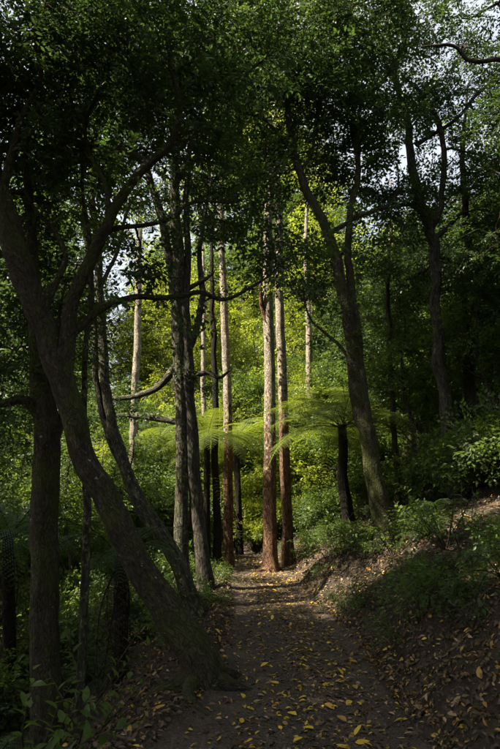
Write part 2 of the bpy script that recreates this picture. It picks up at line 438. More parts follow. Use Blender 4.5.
def crown_mesh(name, rng, nodes, nrad, attract, leaf_kind, leaf_mat_, bark_m, spray_scale=1.0, shape=LEAF4, per=2, main_frac=.1, main_r=.028, twigs=True, wig=.10):
    """branchlets grow from the skeleton nodes to every attractor; sprays of leaves sit on their outer ends"""
    nodes = np.asarray(nodes, float).copy(); nrad = np.asarray(nrad, float).copy()
    A = np.asarray(attract, float)
    nm = max(1, int(len(A) * main_frac)); order = rng.permutation(len(A))
    first, rest = order[:nm], order[nm:]
    d = np.min(np.linalg.norm(A[rest][:, None] - np.vstack([nodes, A[first]])[None], axis=2), 1) if len(rest) else []
    seq = list(first) + list(np.array(rest)[np.argsort(d)]) if len(rest) else list(first)
    K = 8; PP, RR, sp, sd = [], [], [], []
    tt = np.linspace(0, 1, K)[:, None]
    for c, ai in enumerate(seq):
        a = A[ai]; main = c < nm
        dv = a - nodes; dist = np.linalg.norm(dv, axis=1)
        cost = dist + .5 * np.maximum(0, nodes[:, 2] - a[2]) + (np.where(nrad < .012, .4, 0) if main else 0)
        b = int(np.argmin(cost)); p0 = nodes[b]; L = dist[b]
        if L < .05: continue
        side = rng.normal(0, 1, 3); side -= side.dot(dv[b]) / L ** 2 * dv[b]; side = side / (np.linalg.norm(side) + 1e-9)
        c1 = p0 + dv[b] * .3 + side * L * rng.uniform(.05, .28) + np.array([0, 0, .12 * L]); c2 = p0 + dv[b] * .72 + side * L * rng.uniform(-.2, .15)
        path = (1 - tt) ** 3 * p0 + 3 * (1 - tt) ** 2 * tt * c1 + 3 * (1 - tt) * tt ** 2 * c2 + tt ** 3 * a
        path[1:-1] += rng.normal(0, wig * min(L, .8) * .35, (K - 2, 3))
        r0 = min(nrad[b] * .75, (main_r if main else .006) + (.006 if main else .007) * L)
        r1 = .0045 if not main else r0 * .4
        rad = r0 + (r1 - r0) * tt[:, 0]
        PP.append(path); RR.append(rad)
        nodes = np.vstack([nodes, path[2:]]); nrad = np.concatenate([nrad, rad[2:]])
        dirn = path[-1] - path[-3]
        sp.append(path[-1]); sd.append(dirn)
        for e in range(per - 1):
            kk = rng.integers(3, K - 1)
            if L > .3 or rng.random() < .5:
                sp.append(path[kk]); sd.append(norm(dirn) + rng.normal(0, .7, 3))
    PP, RR = np.array(PP), np.array(RR)
    sp, sd = np.array(sp), norm(np.array(sd))
    sd[:, 2] = sd[:, 2] * .6 - .05
    LV, LF, LT, TP, TR = leaf_cloud(rng, sp, sd, leaf_kind, spray_scale, shape)
    V1, F1 = tubes_batch(PP, RR, 5)
    vs, fs, tint, mi, smo = [LV, V1], [LF, F1 + len(LV)], [LT, np.zeros(len(V1))], [0, 1], [False, True]
    if twigs:
        V2, F2 = tubes_batch(TP, TR * spray_scale, 3)
        vs.append(V2); fs.append(F2 + len(LV) + len(V1)); tint.append(np.zeros(len(V2))); mi.append(1); smo.append(True)
    VV = np.vstack(vs)
    return mesh_np(name, VV, fs, [leaf_mat_, bark_m], mi, smo, {'tint': np.concatenate(tint), 'bark': VV})

def blob(rng, c, r, n):
    v = norm(rng.normal(0, 1, (n, 3))) * (rng.random(n) ** (1 / 2.4))[:, None]
    return np.asarray(c) + v * np.asarray(r)

STATS = []
def px_tree(name, label, trunk, limbs, blobs, kind, leafm, barkm, seed, cat='tree', flare=.5, sides=20, rough=.08, wander=.03, upper=None, limb_wander=.032, lobes=5,
            spray_scale=1.0, shape=LEAF4, per=2, ground=True, main_frac=.1, group=None, main_r=.028, dens=1.0, ws=1.0):
    """trunk/limbs: (px, py, depth, width_px); blobs: (px, py, depth, (rx,ry,rz), n)"""
    rng = np.random.default_rng(seed)
    conv = lambda L: (np.array([P(x, y, d) for x, y, d, w in L]), np.array([ws * w * .5 / FPX * d for x, y, d, w in L]))
    tp, tr = conv(trunk); tr[-1] *= .4
    base = tp[0].copy()
    if ground:
        base[2] = gz(base[0], base[1])
    root = thing(name, label, cat, tuple(base), group=group)
    tp = tp - base
    lead = tp[1] - tp[0]; lead = lead / np.linalg.norm(lead)
    tp = np.vstack([tp[0] - lead * .35, tp]); tr = np.concatenate([[tr[0]], tr])
    to, C, R = tube_obj('trunk', barkm, root, tp, tr, sides=sides, ds=.07, rough=rough, flare=flare, seed=seed, wander=wander, lobes=lobes)
    if upper:                                       # sunlight painted as paler bark above a height
        me = to.data; me.materials.append(upper[0])
        zs = np.array([p.center[2] for p in me.polygons]) + rng.normal(0, .55, len(me.polygons))
        me.polygons.foreach_set('material_index', (zs > upper[1]).astype(np.int32))
    h = C[:, 2] > (C[:, 2].max() * .35)
    nodes, nr, extra = [C[h][::3]], [R[h][::3]], []
    for lb in limbs:
        lp, lr = conv(lb); lp = lp - base; lr[-1] *= .35
        q = int(np.argmin(np.linalg.norm(C - lp[0], axis=1)))
        if np.linalg.norm(C[q] - lp[0]) < .8:
            lp[0] = C[q] + (lp[0] - C[q]) * .2
        _, c2, r2 = tube_obj('branch', barkm, root, lp, lr, sides=12, ds=.06, rough=rough * 1.6, seed=seed + len(nodes) * 7, wander=limb_wander, flare=.25)
        nodes.append(c2[4::3]); nr.append(r2[4::3])
        m_ = max(3, int(len(c2) * .06 * 2.2)); ii = rng.integers(int(len(c2) * .3), len(c2), m_); extra.append(c2[ii] + rng.normal(0, .22, (m_, 3)))
    if blobs:
        A = np.vstack([blob(rng, P(x, y, d) - base, r, int(n * dens)) for x, y, d, r, n in blobs] + extra)
        me = crown_mesh('crown', rng, np.vstack(nodes), np.concatenate(nr), A, kind, leafm, M['twig'], spray_scale, shape, per, main_frac=main_frac, main_r=main_r)
        link('crown', me, root); STATS.append((name, len(me.polygons)))
    return root

# ------------------------------------------------------------------ the trees beside the path
def at(d, pts): return [(x, y, d, w) for x, y, w in pts]
def atd(pts, d0, d1):
    n = len(pts); return [(x, y, d0 + (d1 - d0) * k / (n - 1), w) for k, (x, y, w) in enumerate(pts)]

# big leaning tree at the path edge
D1 = ground_hit(200, 682)[1]
px_tree('leaning_tree', 'massive dark mossy trunk leaning steeply away from the path edge, with long crooked branches', 
    at(D1, [(208, 690, 66), (192, 650, 56), (164, 606, 50), (130, 555, 46), (105, 500, 44), (82, 440, 42), (66, 390, 42), (50, 345, 44), (28, 280, 46), (4, 210, 44), (-22, 130, 40), (-50, 40, 34), (-80, -80, 26), (-95, -200, 14)]),
    [atd([(62, 375, 34), (70, 325, 29), (78, 285, 27), (92, 250, 24), (112, 215, 20), (128, 190, 19), (150, 164, 18), (170, 145, 16), (180, 110, 13), (172, 70, 12), (166, 30, 11), (176, -15, 9), (190, -80, 6)], D1, D1 - .2),
     atd([(70, 345, 17), (76, 330, 15), (100, 311, 13), (118, 303, 12), (138, 296, 11), (160, 297, 10), (182, 295, 10), (200, 293, 9), (225, 301, 8), (248, 291, 6), (266, 281, 4.5), (280, 268, 3.5), (292, 254, 2.5), (299, 246, 1.5)], D1, D1 + .9),
     atd([(100, 240, 11), (112, 231, 10), (140, 226, 8), (170, 219, 8), (186, 208, 7), (205, 204, 6), (232, 204, 4), (250, 200, 3)], D1 - .05, D1 + .5),
     atd([(150, 164, 10), (128, 150, 9), (104, 146, 8), (82, 142, 8), (50, 146, 7), (20, 149, 6), (-10, 152, 5)], D1 - .1, D1 + .7),
     atd([(66, 300, 11), (64, 262, 10), (58, 238, 10), (50, 225, 8), (34, 206, 6), (26, 180, 5), (30, 150, 4)], D1 - .05, D1 + .5),
     atd([(172, 70, 8), (200, 62, 7), (232, 76, 6), (262, 62, 5), (290, 40, 4)], D1 - .2, D1 + .3),
     atd([(0, 200, 16), (18, 130, 13), (40, 80, 10), (36, 30, 8), (52, -30, 6)], D1, D1 - .4),
     atd([(110, 218, 9), (104, 185, 8), (92, 160, 7), (86, 120, 6), (98, 80, 5), (90, 40, 4)], D1 - .1, D1 + .6)],
    [(20, 60, D1 + .1, (1.0, .9, .8), 60), (90, 50, D1 + .3, (.9, .9, .7), 60), (160, 40, D1, (.9, 1.0, .7), 60), (225, 50, D1 + .3, (.8, .9, .6), 46),
     (60, 140, D1 + .6, (.8, .7, .55), 40), (190, 120, D1 + .2, (.7, .7, .5), 30), (-70, 60, D1, (1.2, 1.2, 1.1), 90), (10, 130, D1 + .8, (.8, .7, .7), 40), (120, -60, D1 - .2, (1.5, 1.4, .8), 70),
     (235, 215, D1 + .6, (.45, .4, .33), 16), (285, 250, D1 + .9, (.40, .35, .28), 14), (150, 262, D1 + .7, (.4, .3, .2), 6), (20, 240, D1 + .9, (.5, .5, .6), 20), (-90, -120, D1, (2, 2, 1.2), 60)],
    'near', M['leaf_dark_shade'], M['bark_dark'], 101, ws=.57, main_frac=.16, flare=.45, sides=36, rough=.085, wander=.05, shape=LEAF6, lobes=4)

# thick upright trunk on the valley side
px_tree('old_tree', 'thick dark rough trunk standing upright below the path, behind a leafy shrub',
    at(6.0, [(46, 760, 38), (46, 720, 36), (47, 640, 33), (48, 560, 32), (47, 500, 33), (46, 450, 32), (44, 405, 28), (40, 360, 23), (36, 300, 18), (30, 220, 13), (26, 120, 8)]),
    [atd([(40, 425, 17), (30, 405, 14), (16, 398, 12), (0, 402, 10), (-24, 385, 8)], 6.0, 5.8),
     atd([(52, 450, 14), (62, 420, 11), (66, 380, 9), (58, 330, 7), (66, 280, 5)], 6.0, 6.5)],
    [(10, 320, 6.6, (.7, .7, .7), 34), (-20, 380, 6.2, (.6, .6, .6), 24), (0, 200, 6.6, (.9, .7, .9), 36), (55, 320, 7.0, (.5, .4, .6), 14)],
    'near', M['leaf_dark_shade'], M['bark_dark'], 102, ws=.80, flare=.3, sides=30, rough=.12, wander=.05, shape=LEAF6)

px_tree('sapling', 'slim mossy sapling stem rising beside the thick upright trunk',
    at(6.3, [(78, 740, 10), (80, 700, 9), (84, 620, 8), (86, 540, 8), (87, 480, 7), (84, 400, 6), (90, 300, 5), (84, 200, 4), (80, 120, 3)]),
    [], [(84, 300, 6.6, (.3, .3, .6), 10), (86, 180, 6.6, (.5, .5, .8), 22)], 'near', M['leaf_mid'], M['bark_mottled'], 103, flare=.3, sides=12, shape=LEAF6)

def roots(root, base_px, d, r, n, mat, seed, reach=.8):
    rng = np.random.default_rng(seed); b = P(*base_px, d); o = np.array(root.location)
    for q in range(n):
        a = q * 6.283 / n + rng.uniform(-.4, .4); pts = []; L = reach * rng.uniform(.6, 1.2)
        for t in np.linspace(0, 1, 7):
            aa = a + .5 * math.sin(t * 3 + q); x, y = b[0] + math.cos(aa) * (r * .5 + L * t), b[1] + math.sin(aa) * (r * .5 + L * t)
            pts.append([x, y, gz(x, y) + r * .40 * (1 - t) ** 2 - .025 - .06 * t ** 2 + .012 * math.sin(9 * t + q)])
        tube_obj('root', mat, root, np.array(pts) - o, r * np.array([.50, .36, .25, .18, .13, .09, .05]), sides=10, ds=.05, rough=.15, seed=seed + q)
T1_root = [o_ for o_ in COL.objects if o_.name == 'leaning_tree'][0]
roots(T1_root, (206, 684), D1, .19, 7, M['bark_dark'], 1101, 1.05)

# second leaning tree, twin stems
D2 = 9.0
px_tree('twin_stemmed_tree', 'curving leaning tree with two slim parallel stems, behind the massive leaning trunk',
    at(D2, [(196, 610, 24), (172, 556, 23), (150, 518, 22), (131, 484, 20), (117, 445, 17), (108, 405, 15), (103, 350, 14), (99, 300, 13), (96, 240, 12), (90, 180, 10), (88, 100, 8), (96, 20, 6), (100, -60, 3)]),
    [atd([(122, 465, 12), (104, 425, 11), (96, 380, 10), (93, 330, 9), (90, 270, 9), (80, 200, 8), (84, 140, 6), (72, 60, 5), (66, -20, 3)], D2, D2 + .3),
     atd([(98, 290, 7), (118, 250, 6), (128, 210, 5), (150, 180, 4)], D2, D2 + .5)],
    [(95, 180, D2 + .3, (1.2, 1.2, 1.0), 50), (70, 90, D2 + .5, (1.6, 1.3, 1.1), 56), (125, 70, D2, (1.4, 1.2, 1.2), 50), (60, 280, D2 + .6, (.8, .8, .7), 22), (90, -20, D2, (1.8, 1.5, 1.1), 44)],
    'broad', M['leaf_dark_shade'], M['bark_mottled'], 104, spray_scale=1.2, ws=.66, flare=.3, dens=1.6, sides=20)

# straight mottled tree
D4 = ground_hit(181, 612)[1]
px_tree('mottled_tree', 'straight trunk mottled with pale lichen standing beside the path, forking high up',
    at(D4, [(181, 614, 20), (181, 570, 17), (181, 500, 16), (181, 430, 16), (179, 370, 16), (178, 310, 16), (177, 250, 15), (174, 190, 13), (176, 130, 12), (172, 70, 10), (174, 10, 8), (168, -60, 5)]),
    [atd([(177, 300, 13), (168, 255, 12), (160, 215, 11), (150, 185, 10), (140, 160, 9), (124, 148, 7), (110, 120, 6), (100, 80, 4)], D4, D4 + .2),
     atd([(178, 362, 10), (168, 376, 9), (152, 389, 8), (136, 396, 7), (117, 398, 6), (104, 392, 4)], D4, D4 + .5),
     atd([(180, 421, 8), (160, 419, 7), (140, 416, 6), (118, 416, 5), (104, 420, 4)], D4, D4 + .6),
     atd([(176, 180, 8), (194, 160, 7), (206, 130, 6), (220, 110, 5), (224, 70, 4)], D4, D4 + .6)],
    [(180, 90, D4 + .4, (1.3, 1.2, 1.1), 48), (130, 100, D4 + .5, (1.2, 1.1, .9), 40), (225, 90, D4 + .6, (1.1, 1.1, 1.0), 40), (150, 20, D4, (1.7, 1.4, .9), 50), (205, 180, D4 + .5, (.7, .6, .6), 20),
     (115, 400, D4 + .7, (.4, .4, .3), 8), (220, 0, D4, (1.5, 1.4, .9), 40)],
    'broad', M['leaf_dark_shade'], M['bark_mottled'], 105, ws=.82, flare=.35, dens=1.6, sides=24)

# forked tree just behind it
D5 = 11.0
px_tree('forked_tree', 'grey brown tree forking at head height of the fern fronds, behind the lichen mottled trunk',
    at(D5, [(206, 590, 22), (201, 555, 18), (196, 500, 17), (192, 440, 17), (189, 390, 16), (187, 345, 15), (186, 300, 11), (188, 250, 9), (186, 190, 8), (190, 120, 6), (186, 40, 4)]),
    [atd([(188, 352, 10), (196, 332, 9), (201, 305, 8), (201, 280, 8), (199, 250, 7), (206, 210, 6), (214, 160, 5), (210, 100, 4)], D5, D5 + .1),
     atd([(190, 380, 7), (206, 373, 6), (218, 376, 5), (232, 368, 3)], D5, D5 - .3),
     atd([(200, 290, 6), (207, 279, 5), (216, 270, 4)], D5, D5)],
    [(195, 150, D5 + .5, (1.4, 1.3, 1.2), 44), (215, 215, D5 + .8, (1.0, .9, .8), 30), (160, 210, D5 + .8, (.9, .9, .8), 24), (240, 130, D5 + .5, (1.2, 1.2, 1.2), 36), (190, 50, D5, (1.8, 1.6, 1.2), 40)],
    'broad', M['leaf_dark_shade'], M['bark_grey'], 106, spray_scale=.85, ws=.80, flare=.35, dens=1.6, sides=20)

# pines at the bend
D9 = ground_hit(271, 571)[1]
px_tree('pine_tree', 'tall reddish trunk with a buttressed foot standing at the path bend, painted sunlit pale higher up',
    at(D9, [(271, 573, 19), (270, 545, 16), (270, 500, 15), (270, 450, 14), (270, 400, 13), (269, 340, 13), (268, 290, 12), (268, 230, 11), (270, 170, 10), (268, 90, 9), (270, 0, 7), (268, -120, 4)]),
    [atd([(269, 330, 7), (264, 310, 6), (261, 296, 5), (258, 270, 4)], D9, D9 - .2)],
    [(262, 110, D9, (1.6, 1.6, 1.6), 36), (285, 20, D9, (2.2, 2, 2.0), 44), (268, -110, D9, (2.5, 2.5, 2.0), 40)],
    'far', M['leaf_light_sun'], M['bark_red'], 107, ws=.86, flare=.65, sides=26, rough=.05, wander=.015, upper=(M['bark_pale_sunlit'], 3.3), lobes=3)
roots([o_ for o_ in COL.objects if o_.name == 'pine_tree'][0], (271, 571), D9, .22, 5, M['bark_red'], 1107, .5)
D10 = D9 + .9
px_tree('pine_tree', 'tall brown trunk close behind the buttressed reddish one, leaning slightly, shrubs at its foot',
    at(D10, [(289, 560, 15), (287, 520, 12), (285, 460, 12), (283, 400, 11), (281, 340, 11), (279, 280, 10), (279, 220, 9), (277, 150, 8), (279, 60, 7), (278, -60, 4)]),
    [], [(300, 120, D10, (1.6, 1.6, 1.6), 34), (320, 10, D10, (2.2, 2, 2.0), 40)],
    'far', M['leaf_light_sun'], M['bark_red'], 108, ws=.86, flare=.4, sides=22, rough=.05, wander=.015, upper=(M['bark_pale_sunlit'], 4.2))
D8 = ground_hit(228, 570)[1] + .6
px_tree('pine_tree', 'slender straight trunk, painted sunlit cream above the fern fronds, inside the path bend',
    at(D8, [(229, 572, 12), (228, 530, 11), (228, 470, 11), (228, 420, 10), (226, 360, 10), (224, 300, 9), (222, 258, 8), (221, 200, 7), (223, 120, 6), (221, 20, 4)]),
    [], [(225, 150, D8, (1.3, 1.3, 1.5), 28), (222, 50, D8, (1.7, 1.7, 1.8), 34)],
    'far', M['leaf_light_sun'], M['bark_red'], 109, ws=.86, flare=.25, dens=1.0, sides=20, rough=.05, wander=.015, upper=(M['bark_pale_sunlit'], 3.6))
px_tree('pine_tree', 'dark brown trunk in shade between the forked tree and the trunk painted sunlit cream',
    at(D8 - .6, [(217, 568, 13), (216, 520, 11), (216, 460, 10), (215, 400, 9), (214, 350, 8), (212, 280, 7), (215, 190, 5)]),
    [], [(214, 200, D8, (.9, .9, .9), 16)], 'far', M['leaf_mid'], M['bark_fern'], 110, ws=.7, flare=.35, sides=18, rough=.06)

# right hand trees on the bank
D12, = [ground_hit(384, 545)[1]]
px_tree('bank_tree', 'stout twin trunked dark tree on the leafy bank, curving toward the path as it climbs',
    at(D12, [(386, 550, 33), (379, 510, 27), (371, 465, 24), (362, 420, 22), (355, 375, 19), (348, 330, 17), (341, 290, 16), (334, 255, 15), (322, 220, 14), (306, 190, 13), (294, 160, 11), (290, 125, 10), (284, 80, 8), (292, 20, 6), (286, -40, 4)]),
    [atd([(376, 480, 15), (369, 430, 13), (362, 380, 12), (356, 330, 12), (351, 285, 12), (347, 250, 11), (350, 215, 10), (357, 170, 9), (352, 130, 8), (356, 90, 7), (348, 40, 5), (354, -20, 4)], D12 - .1, D12 + .4),
     atd([(356, 380, 6), (347, 358, 5), (336, 344, 4.5), (322, 330, 4), (311, 318, 3), (304, 300, 2.5), (300, 276, 2)], D12, D12 + .4),
     atd([(348, 230, 7), (366, 214, 6), (384, 206, 5), (398, 190, 4), (400, 160, 3)], D12 + .2, D12 + .6),
     atd([(292, 150, 7), (276, 132, 6), (262, 118, 5), (240, 110, 4), (226, 96, 3)], D12, D12 - .4),
     atd([(356, 100, 6), (380, 84, 6), (394, 60, 5), (372, 44, 4), (340, 10, 4)], D12 + .3, D12 + .5),
     atd([(300, 172, 6), (312, 150, 5), (318, 110, 5), (330, 80, 4), (322, 40, 3)], D12, D12 + .4)],
    [(280, 90, D12, (1.3, 1.3, 1.1), 56), (330, 90, D12 + .3, (1.2, 1.2, 1.0), 52), (370, 130, D12 + .5, (1.0, 1.0, .8), 36), (300, 20, D12, (1.6, 1.4, 1.0), 60), (370, 30, D12 + .3, (1.4, 1.3, 1.0), 50),
     (310, 280, D12 + .6, (.7, .6, .6), 22), (395, 195, D12 + .8, (.6, .6, .4), 16), (340, 170, D12 + .7, (.9, .8, .6), 30), (250, 60, D12 - .2, (1.2, 1.1, 1.0), 40), (330, -50, D12, (2, 1.6, .9), 50),
     (270, 170, D12 + .4, (.7, .7, .6), 22)],
    'broad', M['leaf_dark_shade'], M['bark_dark'], 111, spray_scale=1.12, main_frac=.16, ws=.72, flare=.35, dens=1.6, sides=28, rough=.09, wander=.05)
D13 = 11.2
px_tree('crooked_tree', 'crooked grey trunk high on the bank with sinuous upper branches against the sky',
    at(D13, [(462, 540, 17), (452, 490, 15), (445, 420, 15), (438, 350, 14), (436, 290, 14), (432, 245, 14), (421, 200, 13), (414, 165, 12), (409, 125, 10), (400, 95, 9), (394, 70, 8), (402, 40, 7), (398, 0, 5), (404, -60, 3)]),
    [atd([(428, 232, 9), (440, 205, 8), (444, 165, 8), (441, 130, 8), (432, 108, 7), (418, 90, 6), (404, 76, 6)], D13, D13 - .5),
     atd([(442, 135, 6), (458, 118, 5), (474, 96, 5), (492, 84, 4), (520, 70, 3)], D13 - .3, D13),
     atd([(425, 215, 7), (412, 205, 6), (396, 206, 5), (384, 196, 4), (376, 178, 3)], D13, D13 - .2),
     atd([(432, 240, 7), (448, 226, 6), (460, 214, 5), (474, 210, 4)], D13, D13 + .4)],
    [(420, 50, D13, (1.3, 1.3, .9), 40), (470, 130, D13, (1.4, 1.2, 1.0), 50), (500, 200, D13, (1.2, 1.2, 1.0), 40), (390, 110, D13 + .3, (1.0, .9, .8), 30), (480, 280, D13 + .3, (1.2, 1.0, 1.0), 40), (400, 20, D13, (1.4, 1.2, .9), 30),
     (450, 190, D13 + .3, (.9, .8, .7), 34), (425, 110, D13 - .2, (.7, .7, .6), 26), (480, 70, D13, (.9, .8, .6), 26), (395, 200, D13 - .1, (.5, .5, .4), 14), (410, 270, D13 + .8, (.9, .8, .8), 24), (380, 260, D13 + .6, (.6, .6, .6), 14)],
    'broad', M['leaf_dark_shade'], M['bark_grey'], 112, main_frac=.2, ws=.8, flare=.3, dens=1.2, sides=22, wander=.05)
px_tree('overhanging_tree', 'tree leaning in from the bank, one bare pale bough hooking over the sky gap',
    at(8.6, [(640, 520, 26), (625, 420, 24), (612, 300, 22), (590, 200, 20), (560, 130, 16), (545, 60, 12), (520, -40, 8), (500, -140, 5)]),
    [atd([(562, 112, 12), (530, 70, 9), (500, 60, 8), (480, 63, 8), (466, 60, 7), (456, 48, 6), (438, 46, 5), (420, 47, 4)], 8.6, 8.2),
     atd([(590, 210, 10), (560, 190, 8), (520, 185, 6), (490, 170, 4)], 8.6, 9.2)],
    [(500, 10, 8.8, (.9, .8, .3), 22), (520, 130, 8.8, (.7, .8, .5), 24), (560, 40, 8.6, (1.2, 1.2, 1.0), 40), (500, -70, 8.4, (1.6, 1.3, .8), 44), (430, -60, 8.2, (1.4, 1.2, .7), 40), (560, 230, 9, (1.0, 1.0, 1.0), 36), (500, 240, 9.2, (.6, .6, .7), 18)],
    'near', M['leaf_dark_shade'], M['bark_grey'], 113, main_frac=.16, ws=.7, flare=.3, shape=LEAF6)
px_tree('bank_tree', 'slim dim trunk behind the shrubs high on the bank, right of the crooked grey trunk',
    at(12.2, [(480, 510, 13), (474, 440, 12), (470, 370, 11), (464, 310, 10), (468, 240, 8), (462, 160, 6), (470, 80, 4)]),
    [], [(470, 200, 12.4, (1.2, 1.1, 1.0), 30), (500, 320, 12.6, (1.0, 1.0, 1.0), 30), (450, 320, 12.8, (.8, .8, .8), 20), (480, 90, 12.4, (1.2, 1.2, .9), 22)],
    'broad', M['leaf_mid'], M['bark_dark'], 114, sides=14)
px_tree('bank_tree', 'thin pole of a tree just right of the stout twin trunked one',
    at(12.6, [(400, 530, 7), (396, 450, 6), (390, 380, 6), (388, 300, 5), (392, 230, 4)]),
    [], [(392, 300, 12.8, (.8, .8, 1.0), 26), (420, 350, 13, (.8, .8, .8), 22)], 'broad', M['leaf_mid'], M['bark_dark'], 115, sides=10)

# far pale trunks in the clearing
for k, (pts, d, lab, bl) in enumerate([
    ([(132, 520, 9), (133, 450, 9), (136, 380, 8), (138, 320, 7), (139, 250, 6), (142, 170, 4)], 19.0, 'pale sunlit trunk standing far behind the twin stemmed tree', [(140, 215, 19.5, (1.6, 1.4, 1.4), 18)]),
    ([(311, 520, 7), (310, 450, 7), (309, 380, 7), (308, 310, 6), (306, 250, 5), (308, 170, 4)], 21.0, 'pale sunlit trunk far behind the spreading tree fern', [(312, 190, 21.5, (1.6, 1.4, 1.4), 18)]),
    ([(205, 540, 5), (206, 450, 5), (203, 380, 5), (204, 300, 4), (202, 230, 3)], 22.0, 'thin pale pole seen through the gap behind the forked tree', [(190, 200, 22.5, (1.5, 1.4, 1.2), 12)]),
    ([(405, 480, 7), (402, 380, 6), (398, 300, 6), (392, 240, 6), (390, 180, 4)], 18.0, 'thin pale trunk leaning far behind the bank trees', [(395, 250, 18.4, (1.8, 1.5, 1.5), 22)])]):
    px_tree('pole_tree', lab, at(d, pts), [], bl, 'far', M['leaf_light_sun'], M['bark_pale_sunlit'], 130 + k, sides=12, flare=.3)

# ------------------------------------------------------------------ trees of the wider forest, one of each kind, then copies
def make_generic(name, seed, h, r, crown, n, kind, leafm, barkm, clear=.35, nl=5, scale=1.0):
    rng = np.random.default_rng(seed)
    root = thing(name, 'x', 'tree')
    k = 9; z = np.linspace(-.3, h, k)
    wob = np.cumsum(rng.normal(0, .12, (k, 2)), 0) * (h / 10)
    wob -= wob[0]
    tp = np.column_stack([wob, z]); tr = r * (1 - .85 * np.linspace(0, 1, k))
    _, C, R = tube_obj('trunk', barkm, root, tp, tr, sides=14, ds=.15, flare=.4, seed=seed, wander=.06)
    h0 = C[:, 2] > clear * h
    nodes, nr = [C[h0][::2]], [R[h0][::2]]
    for q in range(nl):
        zz = h * (clear + (.9 - clear) * q / nl); b = int(np.argmin(np.abs(C[:, 2] - zz))); a = q * 2.4 + rng.uniform(-.5, .5)
        L = crown[0] * rng.uniform(.55, .8) * (1.1 - .5 * q / nl)
        pts = [C[b]]; d = np.array([math.cos(a), math.sin(a), .5])
        for s in range(5):
            d = norm(d + rng.normal(0, .25, 3) + np.array([0, 0, .06])); pts.append(pts[-1] + d * L / 5)
        _, c2, r2 = tube_obj('branch', barkm, root, np.array(pts), R[b] * np.linspace(.55, .12, 6), sides=8, ds=.12, seed=seed + q, rough=.06)
        nodes.append(c2[3::2]); nr.append(r2[3::2])
    ctr = np.array([wob[-3, 0], wob[-3, 1], h * (clear + 1.02) / 2 + .05 * h])
    # several uneven lobes instead of one ball
    A = []
    for q in range(9):
        o = norm(rng.normal(0, 1, 3)) * np.array([crown[0], crown[0], crown[1]]) * rng.uniform(.3, .72)
        A.append(blob(rng, ctr + o, np.array([crown[0], crown[0], crown[1]]) * rng.uniform(.32, .5), n // 9))
    me = crown_mesh('crown', rng, np.vstack(nodes), np.concatenate(nr), np.vstack(A), kind, leafm, M['twig'], scale, LEAF4, 2)
    link('crown', me, root); STATS.append((name, len(me.polygons)))
    return root

def copy_tree(root):
    c = root.copy(); COL.objects.link(c)
    for ch in list(root.children):
        d = ch.copy(); COL.objects.link(d); d.parent = c
    return c
_used = set()
def place(root, x, y, rz, sc, label, group, dz=0):
    o = root if root.name not in _used else copy_tree(root)
    _used.add(root.name); _used.add(o.name)
    o.location = (x, y, gz(x, y) + dz); o.rotation_euler = (0, 0, rz); o.scale = (sc, sc, sc)
    o['label'] = label; o['group'] = group
    return o

G_broad = make_generic('broadleaf_tree', 201, 11, .24, (3.2, 3.6), 330, 'far', M['leaf_mid'], M['bark_grey'], .3, 6)
G_slim = make_generic('slender_tree', 202, 13, .17, (2.2, 4.4), 260, 'far', M['leaf_light_sun'], M['bark_pale_sunlit'], .38, 5)
G_dense = make_generic('dense_tree', 203, 9, .22, (3.0, 3.6), 390, 'far', M['leaf_dark_shade'], M['bark_dark'], .2, 6)
G_young = make_generic('young_tree', 204, 5.5, .09, (1.7, 2.2), 170, 'broad', M['leaf_mid'], M['bark_grey'], .22, 5, 1.15)

G_shade = make_generic('added_canopy_tree', 205, 13, .26, (4.0, 2.7), 440, 'far', M['leaf_dark_shade'], M['bark_dark'], .55, 6, 1.1)  # shaped to block high sun, bare below to let side light in
G_sunny = make_generic('sunlit_tree', 206, 7.5, .10, (2.3, 3.6), 330, 'far', M['leaf_light_sun'], M['bark_grey'], .10, 6, .95)
G_gold = make_generic('sunlit_tree', 207, 11, .15, (2.6, 4.2), 330, 'far', M['leaf_light_sun'], M['bark_pale_sunlit'], .28, 6, .95)
rg = np.random.default_rng(77)
G_tall = make_generic('tall_tree', 208, 19, .26, (4.2, 7.2), 540, 'far', M['leaf_mid'], M['bark_grey'], .28, 9, 1.15)
for x, y, s in [(2.6, 28.5, .9), (-6.4, 34, .85), (3.2, 32, 1.15), (-10.5, 27, .9), (-13, 31, 1.1), (0.6, 37, 1.35)]:
    place(G_tall, x, y, rg.uniform(0, 6.28), s, 'tall green forest tree closing off the view behind the clearing', 'tall green trees behind the clearing')
G_mix = make_generic('leafy_tree', 209, 7.0, .10, (2.3, 3.4), 300, 'far', M['leaf_mid'], M['bark_dark'], .10, 6, 1.05)
for x, y, s in [(-2.2, 22.3, .75), (2.6, 23.4, .85), (-4.6, 23.2, .8), (.2, 24.8, .9), (4.6, 22.6, .85), (-7, 25, .95), (1.6, 19.6, .55), (-4.3, 20.2, .6), (3.2, 20.8, .75)]:
    place(G_mix, x, y, rg.uniform(0, 6.28), s, 'bushy mid green tree among the yellow green ones in the clearing', 'bushy mid green trees in the clearing')
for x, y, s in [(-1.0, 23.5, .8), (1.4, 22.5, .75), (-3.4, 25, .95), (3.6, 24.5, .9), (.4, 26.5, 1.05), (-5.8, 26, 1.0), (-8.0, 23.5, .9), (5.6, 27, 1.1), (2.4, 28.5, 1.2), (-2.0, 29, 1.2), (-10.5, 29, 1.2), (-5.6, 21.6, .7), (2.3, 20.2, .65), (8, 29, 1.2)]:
    place(G_sunny, x, y, rg.uniform(0, 6.28), s, 'bushy yellow green tree lit by the sun in the clearing', 'bushy sunlit trees in the clearing')
